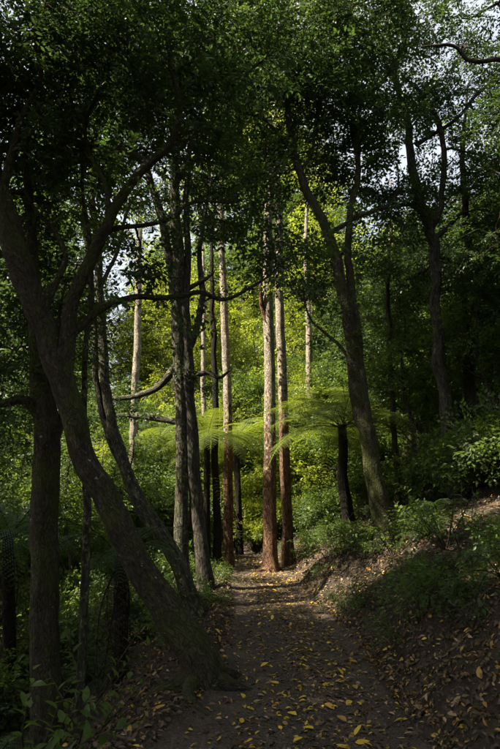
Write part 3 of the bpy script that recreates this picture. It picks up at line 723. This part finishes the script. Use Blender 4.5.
for x, y, s in [(-3.8, 30.5, 1.1), (1.2, 31.5, 1.15), (4.0, 33, 1.2), (-7.5, 32, 1.2), (-1.2, 36, 1.3), (7.2, 35, 1.3), (-11, 36, 1.3)]:
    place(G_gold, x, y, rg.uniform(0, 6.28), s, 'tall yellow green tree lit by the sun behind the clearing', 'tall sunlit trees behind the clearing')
lab_b = 'broad crowned forest tree in the distance beyond the bend'
lab_s = 'tall slender pale barked tree in the sunlit distance beyond the bend'
lab_d = 'dense dark leaved tree deep in the forest behind the bank'
lab_l = 'dense dark leaved tree on the valley slope behind the thick upright trunk'
far = [(-2.5, 27, 's', .9), (3.2, 26, 's', .95), (.8, 30, 'b', 1.0), (-6.0, 31, 's', 1.0), (5.5, 30, 'b', 1.05), (6.5, 24, 's', .85), (-9.5, 27, 'b', 1.0), (-5.0, 36, 'b', 1.1), (9.5, 33, 'b', 1.2), (2.5, 36, 'b', 1.2), (-12, 33, 'b', 1.2)]
for q in range(26):
    yy_ = 38 + q * 1.1; far.append((rg.uniform(-.62, .62) * yy_, yy_, 'b', rg.uniform(1.3, 1.9)))
for x, y, t, s in far:
    place(G_slim if t == 's' else G_broad, x, y, rg.uniform(0, 6.28), s, lab_s if t == 's' else lab_b, 'slender trees beyond the bend' if t == 's' else 'broad trees beyond the bend')
for x, y, s in [(6.0, 14.5, .95), (4.6, 17, 1.0), (7.4, 11.5, 1.1), (9, 8.5, 1.2), (7, 20.5, 1.15), (11, 28, 1.4), (4.2, 22.5, 1.0), (8.5, 18, 1.1), (11, 13, 1.1), (5.2, 19, .9), (9, 24, 1.1), (13, 20, 1.2), (16, 28, 1.3)]:
    place(G_dense, x, y, rg.uniform(0, 6.28), s, lab_d, 'dark trees behind the bank')
for x, y, s in [(-6.6, 14.0, 1.0), (-10.5, 12, 1.1), (-11.5, 17, 1.2)]:
    place(G_dense, x, y, rg.uniform(0, 6.28), s, lab_l, 'dark trees on the valley slope')
for x, y, s in [(-5.0, 3.0, .95), (-8.6, 5.0, 1.05), (-6, -1, 1.1), (-10.5, 1, 1.25)]:  # added mostly out of view to keep sun off the near path
    place(G_shade, x, y, rg.uniform(0, 6.28), s, 'tall bare trunked tree added so its canopy shades the near stretch of path', 'added canopy trees shading the near stretch of path')
for x, y, s in [(-3.5, -8, 1.2), (8.2, 5, 1.1), (3.5, -8, 1.25), (-.3, -10, 1.3), (9, 0, 1.3), (-8, -7, 1.4), (8, -6, 1.4), (-9, -3, 1.2)]:  # added out of view to block skylight on the foreground
    place(G_dense, x, y, rg.uniform(0, 6.28), s, 'unseen dense dark leaved tree added to shade the near stretch of path', 'added shade trees around the near stretch of path')
lab_y = ['right behind the wide tree fern', 'between the stout twin trunks and the crooked grey trunk', 'beside the foot of the tall brown trunk', 'behind the crooked grey trunk', 'well behind the stout twin trunks', 'above the airy layered shrub', 'behind the far bright tree fern']
for k, (x, y, s) in enumerate([(3.6, 12.6, .8), (4.8, 11.2, .85), (2.6, 15.8, .7), (6.2, 11.5, .9), (4.6, 15, .9), (5.6, 9.2, .8), (3.4, 18.5, .8)]):
    place(G_young, x, y, rg.uniform(0, 6.28), s, 'young bushy tree on the bank ' + lab_y[k], 'young trees on the bank')
lab_y2 = 'young bushy tree filling the understorey of the valley slope'
for x, y, s in [(-3.6, 11.5, .8), (-5.0, 13.5, .9), (-3.2, 15.0, .8), (-4.2, 8.6, .75), (-6.4, 10.5, .9), (-6.2, 17, .9), (-3.6, 19.5, .7)]:
    place(G_young, x, y, rg.uniform(0, 6.28), s, lab_y2, 'young trees on the valley slope')

# ------------------------------------------------------------------ shrubs
def make_shrub(name, seed, h, w, n, leafm, kind='shrub', scale=1.0):
    rng = np.random.default_rng(seed); root = thing(name, 'x', 'shrub')
    nodes, nr, vs = [], [], []
    for q in range(5):
        a = q * 1.3 + rng.uniform(-.4, .4); d = norm(np.array([.55 * math.cos(a), .55 * math.sin(a), 1.0])); p = np.array([0, 0, -.1]); pts = [p]
        for s in range(5):
            d = norm(d + rng.normal(0, .15, 3)); p = p + d * h * .16; pts.append(p)
        o, c, r = tube_obj('stem', M['twig'], root, np.array(pts), np.linspace(.018, .006, 6), sides=6, ds=.1, seed=seed + q)
        nodes.append(c[3:]); nr.append(r[3:])
    A = np.vstack([blob(rng, (rng.normal(0, w * .35), rng.normal(0, w * .35), h * rng.uniform(.4, .75)), (w * .45, w * .45, h * .3), n // 5) for _ in range(5)])
    A[:, 2] = np.maximum(A[:, 2], .08)
    link('foliage', crown_mesh('foliage', rng, np.vstack(nodes), np.concatenate(nr), A, kind, leafm, M['twig'], scale, LEAF4, 2, main_r=.01), root)
    return root
S1 = make_shrub('shrub', 301, 1.8, 1.5, 150, M['leaf_light_sun'], 'broad', 1.2)
S2 = make_shrub('shrub', 302, 1.2, 1.2, 120, M['leaf_mid'])
S3 = make_shrub('shrub', 303, 2.6, 1.8, 190, M['leaf_mid'], 'broad', 1.2)
S4 = make_shrub('shrub', 304, .42, .5, 15, M['leaf_mid'], 'shrub', .85)
labs = {id(S1): 'light green sunlit shrub in the clearing beyond the bend', id(S3): 'tall green shrub in the undergrowth beyond the bend'}
rs = np.random.default_rng(78)
n = 0
for y in np.arange(18.2, 33, 1.25):                     # beyond the bend
    for x in np.arange(-11, 12, 1.25 + .03 * y):
        X, Y = x + rs.uniform(-.7, .7), y + rs.uniform(-.7, .7)
        if abs(X - float(path_c(Y))) < 1.25: continue
        S = S1 if rs.random() < .55 else S3
        place(S, X, Y, rs.uniform(0, 6.28), rs.uniform(.75, 1.35), labs[id(S)], 'shrubs beyond the bend' if S is S1 else 'tall shrubs beyond the bend')
for x, y, s in [(2.3, 15.2, .8), (3.0, 13.8, .9), (3.6, 12.2, .8), (2.0, 16.6, .9), (4.0, 10.4, .9), (4.8, 9.2, 1.0), (4.9, 7.6, .9), (5.2, 7.9, 1.0), (4.9, 10.3, 1.0), (5.6, 6.6, 1.0), (2.4, 17.6, 1.0), (3.6, 16.4, 1.1), (4.6, 13.4, 1.1), (5.8, 13, 1.2), (4.3, 9.8, 1.1), (5.0, 10.2, 1.2), (4.6, 11.4, 1.2), (5.6, 9.6, 1.3), (5.4, 11.8, 1.2)]:
    place(S2, x, y, rs.uniform(0, 6.28), s, 'leafy green shrub growing on top of the bank', 'shrubs on top of the bank')
for x, y, s in [(-2.4, 9.8, .9), (-3.0, 8.2, 1.0), (-1.5, 12.4, .8), (-2.2, 13.8, 1.0), (-3.4, 6.8, 1.0), (-4.2, 7.6, 1.2), (-1.3, 15.6, .8), (-2.9, 11.4, 1.1), (-4.6, 6.0, 1.1), (-3.5, 5.4, .8), (-2.6, 16.8, 1.1), (-1.9, 10.9, .7), (-5, 9, 1.2), (-3.9, 13, 1.1)]:
    place(S2, x, y, rs.uniform(0, 6.28), s, 'dark leafy shrub growing down the valley slope', 'shrubs down the valley slope')
for x, y, s in [(1.25, 18.0, .8), (.45, 18.3, .6), (.75, 18.9, .9), (.1, 18.9, .7), (.15, 19.7, .9), (1.5, 19.4, 1.1), (-.6, 20.6, 1.0), (2.0, 18.4, 1.0)]:
    place(S1, x, y, rs.uniform(0, 6.28), s * .8, labs[id(S1)], 'shrubs beyond the bend')
for x, y, s in [(-2.1, 17.1, 1.1), (-3.3, 16.6, 1.1)]:  # added on the sun side to shade the far end of the path
    place(S3, x, y, rs.uniform(0, 6.28), s, 'tall green shrub added to shade the inner side of the path bend', 'added shade shrubs inside the bend')
q = 0
while q < 40:                                          # low plants on the bank
    Y = 5.0 + 11.5 * rs.random() ** 1.4; d = abs(rs.normal(.8, .8)) + .15
    X = float(path_c(Y) + path_h(Y)) + d
    if X > 4.4 or (Y < 6 and d < .3): continue
    place(S4, X, Y, rs.uniform(0, 6.28), rs.uniform(.4, .9), 'low green seedling growing out of the leaf litter on the bank', 'seedlings on the bank'); q += 1
for q in range(16):
    Y = rs.uniform(9.5, 15.5); X = float(path_c(Y) + path_h(Y)) + rs.uniform(.25, 1.3)
    place(S4, X, Y, rs.uniform(0, 6.28), rs.uniform(.5, 1.0), 'low green seedling growing out of the leaf litter on the bank', 'seedlings on the bank')
for q in range(16):
    Y = rs.uniform(7, 16.5); X = float(path_c(Y) - path_h(Y)) - rs.uniform(.15, .8)
    place(S4, X, Y, rs.uniform(0, 6.28), rs.uniform(.5, 1.1), 'low green seedling on the valley edge of the path', 'seedlings on the valley edge')

# plants whose leaves can be told apart
def leaf_mesh(name, L, Wd, mat, rng, curl=.12, seg=5):
    t = np.linspace(0, 1, seg + 1); wv = np.sin(np.pi * t ** .8) ** .8 * .5 * Wd; wv[0] = wv[-1] = .0005
    z = -curl * L * t ** 2
    mid = np.stack([t * L, 0 * t, z], -1); a = mid.copy(); a[:, 1] += wv; a[:, 2] += wv * .35; b = mid.copy(); b[:, 1] -= wv; b[:, 2] += wv * .35
    V = np.vstack([a, mid, b]) + np.vstack([np.zeros((1, 3)), rng.normal(0, .01 * L, (3 * seg + 2, 3))]); n = seg + 1
    F = np.vstack([[[i, n + i, n + i + 1, i + 1], [n + i, 2 * n + i, 2 * n + i + 1, n + i + 1]] for i in range(seg)])
    return mesh_np(name, V, [F], [mat], attrs={'tint': np.full(len(V), rng.uniform(.2, .9))})

def leafy_plant(name, label, base, h, ns, per, L, mat, seed, lean=(0, 0), spread=.5, cat='shrub'):
    rng = np.random.default_rng(seed); root = thing(name, label, cat, base)
    LM = [leaf_mesh('leaf', L, L * .46, mat, rng) for _ in range(5)]
    for q in range(ns):
        a = q * 2.4 + rng.uniform(-.4, .4)
        d = norm(np.array([spread * math.cos(a) + lean[0], spread * math.sin(a) + lean[1], 1.0])); p = np.array([0, 0, -.06]); pts = [p]
        hh = h * rng.uniform(.65, 1.1)
        for s in range(7):
            d = norm(d + rng.normal(0, .10, 3) + np.array([lean[0] * .12, lean[1] * .12, -.05])); p = p + d * hh / 7; pts.append(p)
        _, C, R = tube_obj('stem', M['twig'], root, np.array(pts), np.linspace(.009, .003, 8), sides=6, ds=.05, seed=seed + q, rough=.03)
        for k in range(per):
            f = .30 + .70 * (k + rng.random() * .4) / per; i = min(len(C) - 1, int(f * (len(C) - 1)))
            tdir = norm(C[min(i + 1, len(C) - 1)] - C[max(i - 1, 0)]); side = norm(np.cross(tdir, rng.normal(0, 1, 3)))
            dd = norm(side + tdir * rng.uniform(.1, .6) + np.array([0, 0, rng.uniform(-.3, .2)]))
            Rm = frames(dd, norm(np.array([0, 0, 1.]) + rng.normal(0, .25, 3)))
            o = link('leaf', LM[rng.integers(0, 5)], root)
            s = rng.uniform(.6, 1.15)
            o.matrix_local = Matrix.Translation(Vector(C[i])) @ Matrix(Rm.tolist()).to_4x4() @ Matrix.Diagonal((s, s, s, 1))
    return root

def gp(px, py, d):
    p = P(px, py, d); return (p[0], p[1], gz(p[0], p[1]))
leafy_plant('broad_leaved_shrub', 'green broad leaved shrub arching in front of the thick upright trunk', gp(30, 740, 4.7), 1.15, 8, 16, .125, M['leaf_mid'], 401, lean=(.35, -.05))
leafy_plant('broad_leaved_shrub', 'small broad leaved plant beside the slim mossy sapling at the foot of the slope', gp(80, 700, 5.2), .75, 4, 10, .115, M['leaf_mid'], 402, lean=(.2, 0))
leafy_plant('broad_leaved_shrub', 'leafy sprout growing up behind the slim mossy sapling', gp(92, 660, 6.6), 1.5, 4, 14, .11, M['leaf_mid'], 403)
leafy_plant('bank_shrub', 'airy green shrub with layered leaves spreading from the upper bank', gp(446, 556, 7.6), 1.5, 8, 28, .09, M['leaf_mid'], 404, lean=(-.2, -.1), spread=.6)
leafy_plant('bank_shrub', 'thin stemmed bushy plant at the outer foot of the upper bank shrub', gp(474, 600, 6.4), 1.1, 4, 14, .085, M['leaf_mid'], 405, lean=(-.15, -.1))
leafy_plant('bank_shrub', 'small leafy shrub in front of the stout twin trunked tree', gp(396, 565, 8.6), .6, 6, 12, .075, M['leaf_mid'], 406)
leafy_plant('bank_shrub', 'small leafy plant on the bank near the tree fern trunk', gp(340, 572, 10.5), .55, 6, 10, .08, M['leaf_light_sun'], 407)

leafy_plant('bank_shrub', 'small dark leafy plant low on the steep bank beside the path', gp(415, 655, 5.9), .40, 5, 9, .065, M['leaf_mid'], 408)
leafy_plant('bank_shrub', 'bushy dark plant clinging to the outer end of the steep bank', gp(478, 690, 5.0), .5, 7, 12, .07, M['leaf_dark_shade'], 409)
leafy_plant('bank_shrub', 'sprawling small leaved plant under the thin stemmed bushy plant', gp(462, 640, 5.7), .45, 6, 12, .065, M['leaf_mid'], 410)
leafy_plant('bank_shrub', 'low sprout at the foot of the bank where the litter meets the gravel', gp(362, 618, 7.8), .35, 6, 9, .06, M['leaf_mid'], 411)

# ------------------------------------------------------------------ ferns
def frond_mesh(name, L, Wd, mat, seed, droop=.45, rise=.5, npin=30, npl=11, ragged=0.0):
    rng = np.random.default_rng(seed)
    def sp(t): return np.stack([L * (t - .10 * t ** 3), .03 * L * np.sin(2.2 * t + seed), L * (rise * t - (rise * .55 + droop) * t ** 2.2)], -1)
    t = np.linspace(0, 1, 24)
    V, F, B, _, _ = tube(sp(t), np.linspace(.011, .002, 24), sides=5, ds=.5, rough=0)
    vs, tr, tint, off = [], [], [], 0
    for k in range(npin):
        tk = .12 + .87 * (k + .5) / npin
        p = sp(np.array([tk]))[0]; tg = norm(sp(np.array([tk + .01]))[0] - p)
        wl = Wd * (math.sin(math.pi * min(1, tk * .92 + .08)) ** .75) * (1 - .2 * tk) + .02
        for s in (-1, 1):
            if rng.random() < ragged: continue
            side = norm(np.cross(np.array([0, 0, 1.]), tg)) * s
            d = norm(side + tg * .35 + np.array([0, 0, rng.normal(-.06, .06)])); nrm = norm(np.cross(tg, side) * s + rng.normal(0, .08, 3))
            ll = wl * rng.uniform(.9, 1.08); m = max(4, int(npl * ll / Wd))
            w = norm(np.cross(nrm, d)); tn = rng.uniform(.25, .95)
            for j in range(m):                     # pinnules: one triangle each side
                f = (j + .4) / m; c = p + d * ll * f + np.array([0, 0, -.22 * ll * f * f]); pw = .12 * ll * (1 - f * .85) + .006; st = ll / m
                for e in (-1, 1):
                    vs += [c - d * st * .30, c + d * st * .30, c + w * e * pw + d * st * .7 + np.array([0, 0, -.1 * pw])]
                    tr.append((off, off + 1, off + 2)); off += 3; tint += [tn] * 3
    vs = np.array(vs)
    return mesh_np(name, np.vstack([vs, V]), [np.array(tr), F + len(vs)], [mat, M['bark_fern']], [0, 1], [False, True],
                   {'tint': np.concatenate([tint, np.zeros(len(V))]), 'bark': np.vstack([np.zeros((len(vs), 3)), B])})
FR = [frond_mesh('frond', 1.9, .46, M['fern'], s, dr, ri, 31, 15) for s, dr, ri in ((1, .40, .34), (2, .55, .44), (3, .30, .30), (10, .7, .5))]
FRD = [frond_mesh('frond', 1.5, .26, M['fern_dark_shade'], s, .5, .6) for s in (4, 5)]
FRG = [frond_mesh('frond', .9, .15, M['fern_dark_shade'], s, .55, .75, 22, 8) for s in (6, 7)]
FRX = [frond_mesh('dead_frond', 1.35, .2, M['dead_frond'], s, 1.6, -.2, 24, 7, .25) for s in (8, 9)]

def tree_fern(name, label, base, top, r, nf, fr, seed, sc=1.0, dead=0, skirt_sc=1.0, incl=0.0, group=None):
    rng = np.random.default_rng(seed); root = thing(name, label, 'fern', base, group=group)
    b = np.array(base); tv = np.array(top) - b
    if np.linalg.norm(tv) > .15:
        mid = tv * .5 + np.array([rng.normal(0, .06), rng.normal(0, .06), 0])
        tube_obj('trunk', M['bark_fern'], root, np.array([[0, 0, -.25], mid * .3, mid, tv * .8, tv + norm(tv) * .08]), np.array([r * 1.35, r * 1.1, r, r * .95, r * .8]), sides=16, ds=.05, rough=.14, flare=.3, seed=seed)
    for k in range(nf):
        o = link('frond', fr[k % len(fr)], root); o.location = tv
        o.rotation_euler = (rng.normal(0, .12), incl + rng.normal(0, .20) - (.35 if k % 3 == 0 else 0), k * 6.283 / nf + rng.uniform(-.12, .12))
        s = sc * rng.uniform(.85, 1.1); o.scale = (s, s, s)
    for k in range(dead):
        o = link('dead_frond', FRX[k % 2], root); o.location = tv - np.array([0, 0, .05])
        o.rotation_euler = (rng.normal(0, .15), rng.uniform(.55, .9), k * 6.283 / dead + rng.uniform(-.2, .2))
        s = skirt_sc * rng.uniform(.8, 1.15); o.scale = (s, s, s)
    return root
def fern_px(name, label, base_px, base_d, top_px, *a, **k):
    b = gp(*base_px, base_d); t = P(*top_px, base_d)
    return tree_fern(name, label, b, tuple(t), *a, **k)
fern_px('tree_fern', 'tree fern with a wide sunlit umbrella of fronds beside the twin trunked bank tree', (350, 545), 13.2, (342, 428), .12, 24, FR, 501, sc=1.2, dead=4, skirt_sc=.7)
fern_px('tree_fern', 'slim dark tree fern spreading yellow green fronds beside the forked tree', (206, 580), 14.2, (207, 440), .085, 22, FR, 502, sc=.8, dead=4, skirt_sc=.7)
fern_px('tree_fern', 'sunlit tree fern arching over the path bend beside the trunk painted sunlit cream', (240, 560), 18.4, (236, 440), .10, 22, FR, 503, sc=1.1, dead=4, skirt_sc=.7)
fern_px('tree_fern', 'bright tree fern far off between the tall reddish trunks and the pale far trunk', (318, 540), 20.5, (322, 405), .11, 22, FR, 504, sc=1.2, dead=4, skirt_sc=.7)
fern_px('tree_fern', 'bright tree fern far off behind the lichen mottled trunk', (158, 560), 20.0, (160, 440), .10, 22, FR, 505, sc=.95, dead=4, skirt_sc=.7)
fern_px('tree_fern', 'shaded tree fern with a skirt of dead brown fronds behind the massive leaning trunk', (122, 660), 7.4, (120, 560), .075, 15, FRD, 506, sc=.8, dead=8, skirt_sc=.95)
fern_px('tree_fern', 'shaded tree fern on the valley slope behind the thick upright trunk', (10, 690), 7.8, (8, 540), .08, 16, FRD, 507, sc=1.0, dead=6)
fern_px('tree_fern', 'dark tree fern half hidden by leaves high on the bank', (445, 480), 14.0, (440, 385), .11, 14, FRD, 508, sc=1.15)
for k, (x, y, s) in enumerate([(-2.15, 5.2, .9), (-2.7, 6.1, 1.1), (-1.9, 7.6, .9), (-2.8, 4.6, 1.0), (-2.3, 8.9, 1.0), (-1.15, 9.9, .7), (-1.3, 13.4, .8)]):
    tree_fern('ground_fern', 'low dark ground fern on the valley slope below the path', (x, y, gz(x, y)), (x, y, gz(x, y) + .06), .04, 9, FRG, 520 + k, sc=s, incl=-.15, group='ground ferns on the valley slope')
for k, (x, y, s) in enumerate([(2.55, 8.3, .75), (3.1, 9.6, .9), (2.9, 13.0, .9), (3.3, 7.0, .8), (1.7, 14.6, .7), (2.25, 5.3, .6), (1.95, 6.6, .5), (2.6, 6.0, .7)]):
    tree_fern('ground_fern', 'low dark ground fern growing on the bank', (x, y, gz(x, y)), (x, y, gz(x, y) + .05), .04, 8, FRG, 540 + k, sc=s, incl=-.15, group='ground ferns on the bank')

# ------------------------------------------------------------------ fallen leaves, litter, stones, sticks
rl = np.random.default_rng(91)
def fallen_mesh(name, mat, rng):
    L = rng.uniform(.07, .105); return leaf_mesh(name, L, L * rng.uniform(.36, .52), mat, rng, curl=rng.uniform(-.25, .3))
FM = {c: [fallen_mesh('fallen_leaf', M[c], rl) for _ in range(5)] for c in ('fall_yellow', 'fall_ochre', 'fall_tan', 'fall_brown')}
def surf_frame(x, y, yaw, jit):
    e = .03; zz = zg(np.array([x + e, x - e, x, x]), np.array([y, y, y + e, y - e])); dzx = (zz[0] - zz[1]) / (2 * e); dzy = (zz[2] - zz[3]) / (2 * e)
    nrm = norm(np.array([-dzx, -dzy, 1.0]) + rl.normal(0, jit, 3))
    return frames(np.array([math.cos(yaw), math.sin(yaw), 0]) - nrm * nrm.dot([math.cos(yaw), math.sin(yaw), 0]), nrm)
LABEL = {('fall_yellow', 0): 'bright yellow fallen leaf lying on the dark gravel path', ('fall_ochre', 0): 'ochre fallen leaf lying on the dark gravel path', ('fall_tan', 0): 'pale tan fallen leaf lying on the dark gravel path', ('fall_brown', 0): 'brown fallen leaf lying on the dark gravel path',
         ('fall_yellow', 1): 'bright yellow fallen leaf lying on the bank litter', ('fall_ochre', 1): 'ochre fallen leaf lying on the bank litter', ('fall_tan', 1): 'pale tan curled fallen leaf lying on the bank litter', ('fall_brown', 1): 'brown fallen leaf lying on the bank litter',
         ('fall_yellow', 2): 'bright yellow fallen leaf on the slope below the leaning trunk', ('fall_ochre', 2): 'ochre fallen leaf on the slope below the leaning trunk', ('fall_tan', 2): 'pale tan fallen leaf on the slope below the leaning trunk', ('fall_brown', 2): 'brown fallen leaf on the slope below the leaning trunk'}
def drop(x, y, c, zone, s=None):
    o = link('fallen_leaf', FM[c][rl.integers(0, 5)], None, LABEL[(c, zone)], 'leaf', LABEL[(c, zone)].replace('fallen leaf', 'fallen leaves'))
    R = surf_frame(x, y, rl.uniform(0, 6.28), .22 if zone == 0 else .4); s = s or rl.uniform(.4, 1.15)
    o.matrix_world = Matrix.Translation((x, y, gz(x, y) + .013)) @ Matrix(R.tolist()).to_4x4() @ Matrix.Diagonal((s, s, s, 1))
for px, py, c in [(338, 686, 'fall_yellow'), (279, 687, 'fall_yellow'), (297, 718, 'fall_yellow'), (218, 741, 'fall_yellow'), (241, 726, 'fall_yellow'), (355, 745, 'fall_yellow'), (229, 682, 'fall_yellow'), (245, 690, 'fall_ochre'), (347, 724, 'fall_ochre'), (357, 691, 'fall_ochre'), (306, 663, 'fall_yellow'), (268, 664, 'fall_yellow'), (325, 706, 'fall_ochre'), (362, 660, 'fall_ochre'), (384, 653, 'fall_yellow')]:
    p, d = ground_hit(px, py); drop(p[0], p[1], c, 0, 1.15)
for px, py, c in [(434, 604, 'fall_tan'), (427, 594, 'fall_yellow'), (430, 642, 'fall_tan'), (461, 702, 'fall_tan'), (448, 716, 'fall_tan'), (482, 686, 'fall_ochre'), (410, 615, 'fall_tan'), (396, 600, 'fall_yellow')]:
    p, d = ground_hit(px, py); drop(p[0], p[1], c, 1, 1.05)
cnt = 0
while cnt < 172:
    y = 3.4 + 9.5 * rl.random() ** 1.35; t = rl.normal(.15, .55)
    if abs(t) > .97: continue
    drop(float(path_c(y) + t * path_h(y)), y, rl.choice(['fall_yellow', 'fall_ochre', 'fall_tan', 'fall_brown'], p=[.38, .30, .14, .18]), 0); cnt += 1
cnt = 0
while cnt < 75:
    y = rl.uniform(4.4, 10); x = float(path_c(y) + path_h(y)) + abs(rl.normal(.3, .5))
    drop(x, y, rl.choice(['fall_yellow', 'fall_ochre', 'fall_tan', 'fall_brown'], p=[.12, .26, .26, .36]), 1); cnt += 1
cnt = 0
while cnt < 28:
    y = rl.uniform(3.8, 6.4); x = float(path_c(y) - path_h(y)) - abs(rl.normal(.25, .4))
    drop(x, y, rl.choice(['fall_yellow', 'fall_ochre', 'fall_tan', 'fall_brown'], p=[.18, .30, .22, .30]), 2); cnt += 1

def litter(name, label, n, sampler, mats, probs, L0, L1, lift, jit, shape=LEAF6):
    x, y = sampler(n); n = len(x)
    e = .05; nx = -(zg(x + e, y) - zg(x - e, y)) / (2 * e); ny = -(zg(x, y + e) - zg(x, y - e)) / (2 * e)
    nrm = norm(np.stack([nx, ny, np.ones(n)], -1) + rl.normal(0, jit, (n, 3)))
    a = rl.uniform(0, 6.283, n); d = np.stack([np.cos(a), np.sin(a), np.zeros(n)], -1); d = d - nrm * np.sum(nrm * d, 1, keepdims=True)
    R = frames(d, nrm); s = rl.uniform(L0, L1, n)
    sv, sf = shape; kk = len(sv)
    lv = sv[None] * np.stack([np.ones(n), rl.uniform(.35, .55, n), rl.uniform(.3, 1.6, n)], -1)[:, None]
    lv[:, :, 2] += rl.uniform(-.3, .3, n)[:, None] * (lv[:, :, 0] - .5) ** 2
    V = np.einsum('nij,nkj->nki', R, lv - np.array([.5, 0, 0])) * s[:, None, None] + np.stack([x, y, zg(x, y) + lift * rl.random(n) + .006], -1)[:, None]
    mi = rl.choice(len(mats), n, p=probs); faces = []
    for m in range(len(mats)):
        idx = np.where(mi == m)[0]; faces.append((sf[None] + (idx * kk)[:, None, None]).reshape(-1, 3))
    return link(name, mesh_np(name, V.reshape(-1, 3), faces, mats, list(range(len(mats))), [True] * len(mats), {'tint': np.repeat(rl.random(n), kk)}), kind='stuff', label=label, cat='leaf litter')
def s_bank(n):
    y = 3.2 + 14 * rl.random(n) ** 1.3; return path_c(y) + path_h(y) - .1 + np.abs(rl.normal(0, 1.7, n)), y
def s_slope(n):
    y = 2.8 + 13 * rl.random(n) ** 1.3; return path_c(y) - path_h(y) + .1 - np.abs(rl.normal(0, 1.1, n)), y
def s_path(n):
    y = 3.0 + 15 * rl.random(n) ** 1.2; t = np.clip(rl.normal(.2, .55, n), -1, 1); return path_c(y) + t * path_h(y), y
LM4 = [M['fall_brown'], M['fall_tan'], M['fall_ochre'], M['fall_yellow']]
litter('leaf_litter', 'thick brown leaf litter covering the bank', 22000, s_bank, LM4, [.84, .08, .06, .02], .02, .065, .03, .5)
litter('leaf_litter', 'brown leaf litter covering the slope below the path', 9000, s_slope, LM4, [.83, .09, .06, .02], .025, .075, .03, .5)
litter('leaf_crumbs', 'small broken leaf pieces scattered over the gravel path', 7500, s_path, LM4, [.46, .18, .22, .14], .012, .07, .004, .3)

n = 15000                                              # gravel on the path
y = 2.9 + 13 * rl.random(n) ** 1.7; t = np.clip(rl.normal(0, .55, n), -1, 1); x = path_c(y) + t * path_h(y)
s = rl.uniform(.004, .011, n) * (1 + (rl.random(n) < .04) * 1.2)
oct_ = np.array([[1, 0, 0], [-1, 0, 0], [0, 1, 0], [0, -1, 0], [0, 0, .7], [0, 0, -.7]]); of = np.array([[0, 2, 4], [2, 1, 4], [1, 3, 4], [3, 0, 4]])
a = rl.uniform(0, 6.28, n); ca, sa = np.cos(a), np.sin(a)
lv = oct_[None] * rl.uniform(.6, 1.3, (n, 6, 1)) * s[:, None, None]
V = np.stack([lv[..., 0] * ca[:, None] - lv[..., 1] * sa[:, None], lv[..., 0] * sa[:, None] + lv[..., 1] * ca[:, None], lv[..., 2]], -1) + np.stack([x, y, zg(x, y) + s * .25], -1)[:, None]
link('gravel', mesh_np('gravel', V.reshape(-1, 3), [(of[None] + (np.arange(n) * 6)[:, None, None]).reshape(-1, 3)], [M['stone']], smooth=[False]), kind='stuff', label='fine dark gravel scattered over the path', cat='gravel')

def stick(px0, py0, px1, py1, r, label, k):
    a, _ = ground_hit(px0, py0); b, _ = ground_hit(px1, py1)
    m = 7; pts = []
    for q in range(m):
        f = q / (m - 1); x, y = a[0] + (b[0] - a[0]) * f + rl.normal(0, .015), a[1] + (b[1] - a[1]) * f + rl.normal(0, .015)
        pts.append([x, y, max(gz(x, y), a[2] + (b[2] - a[2]) * f) + r * .6])
    pts = np.array(pts); V, F, B, C, R = tube(pts - pts[0], np.linspace(r, r * .5, m), sides=8, ds=.04, rough=.15, seed=k)
    link('fallen_stick', mesh_np('fallen_stick', V, [F, np.arange(8)[None, ::-1], np.arange(len(V) - 8, len(V))[None]], [M['stick']], attrs={'bark': B}), None, label, 'stick', loc=tuple(pts[0]))
stick(352, 606, 392, 592, .014, 'straight fallen stick lying across the bank leaf litter', 1)
stick(300, 574, 322, 566, .02, 'short fallen branch lying at the foot of the tall reddish trunks', 2)
stick(440, 660, 470, 640, .010, 'thin fallen twig on the steep lower bank', 3)
stick(120, 735, 165, 705, .012, 'fallen stick on the slope below the massive leaning trunk', 4)
stick(232, 606, 242, 640, .012, 'fallen stick along the valley edge of the path', 5)
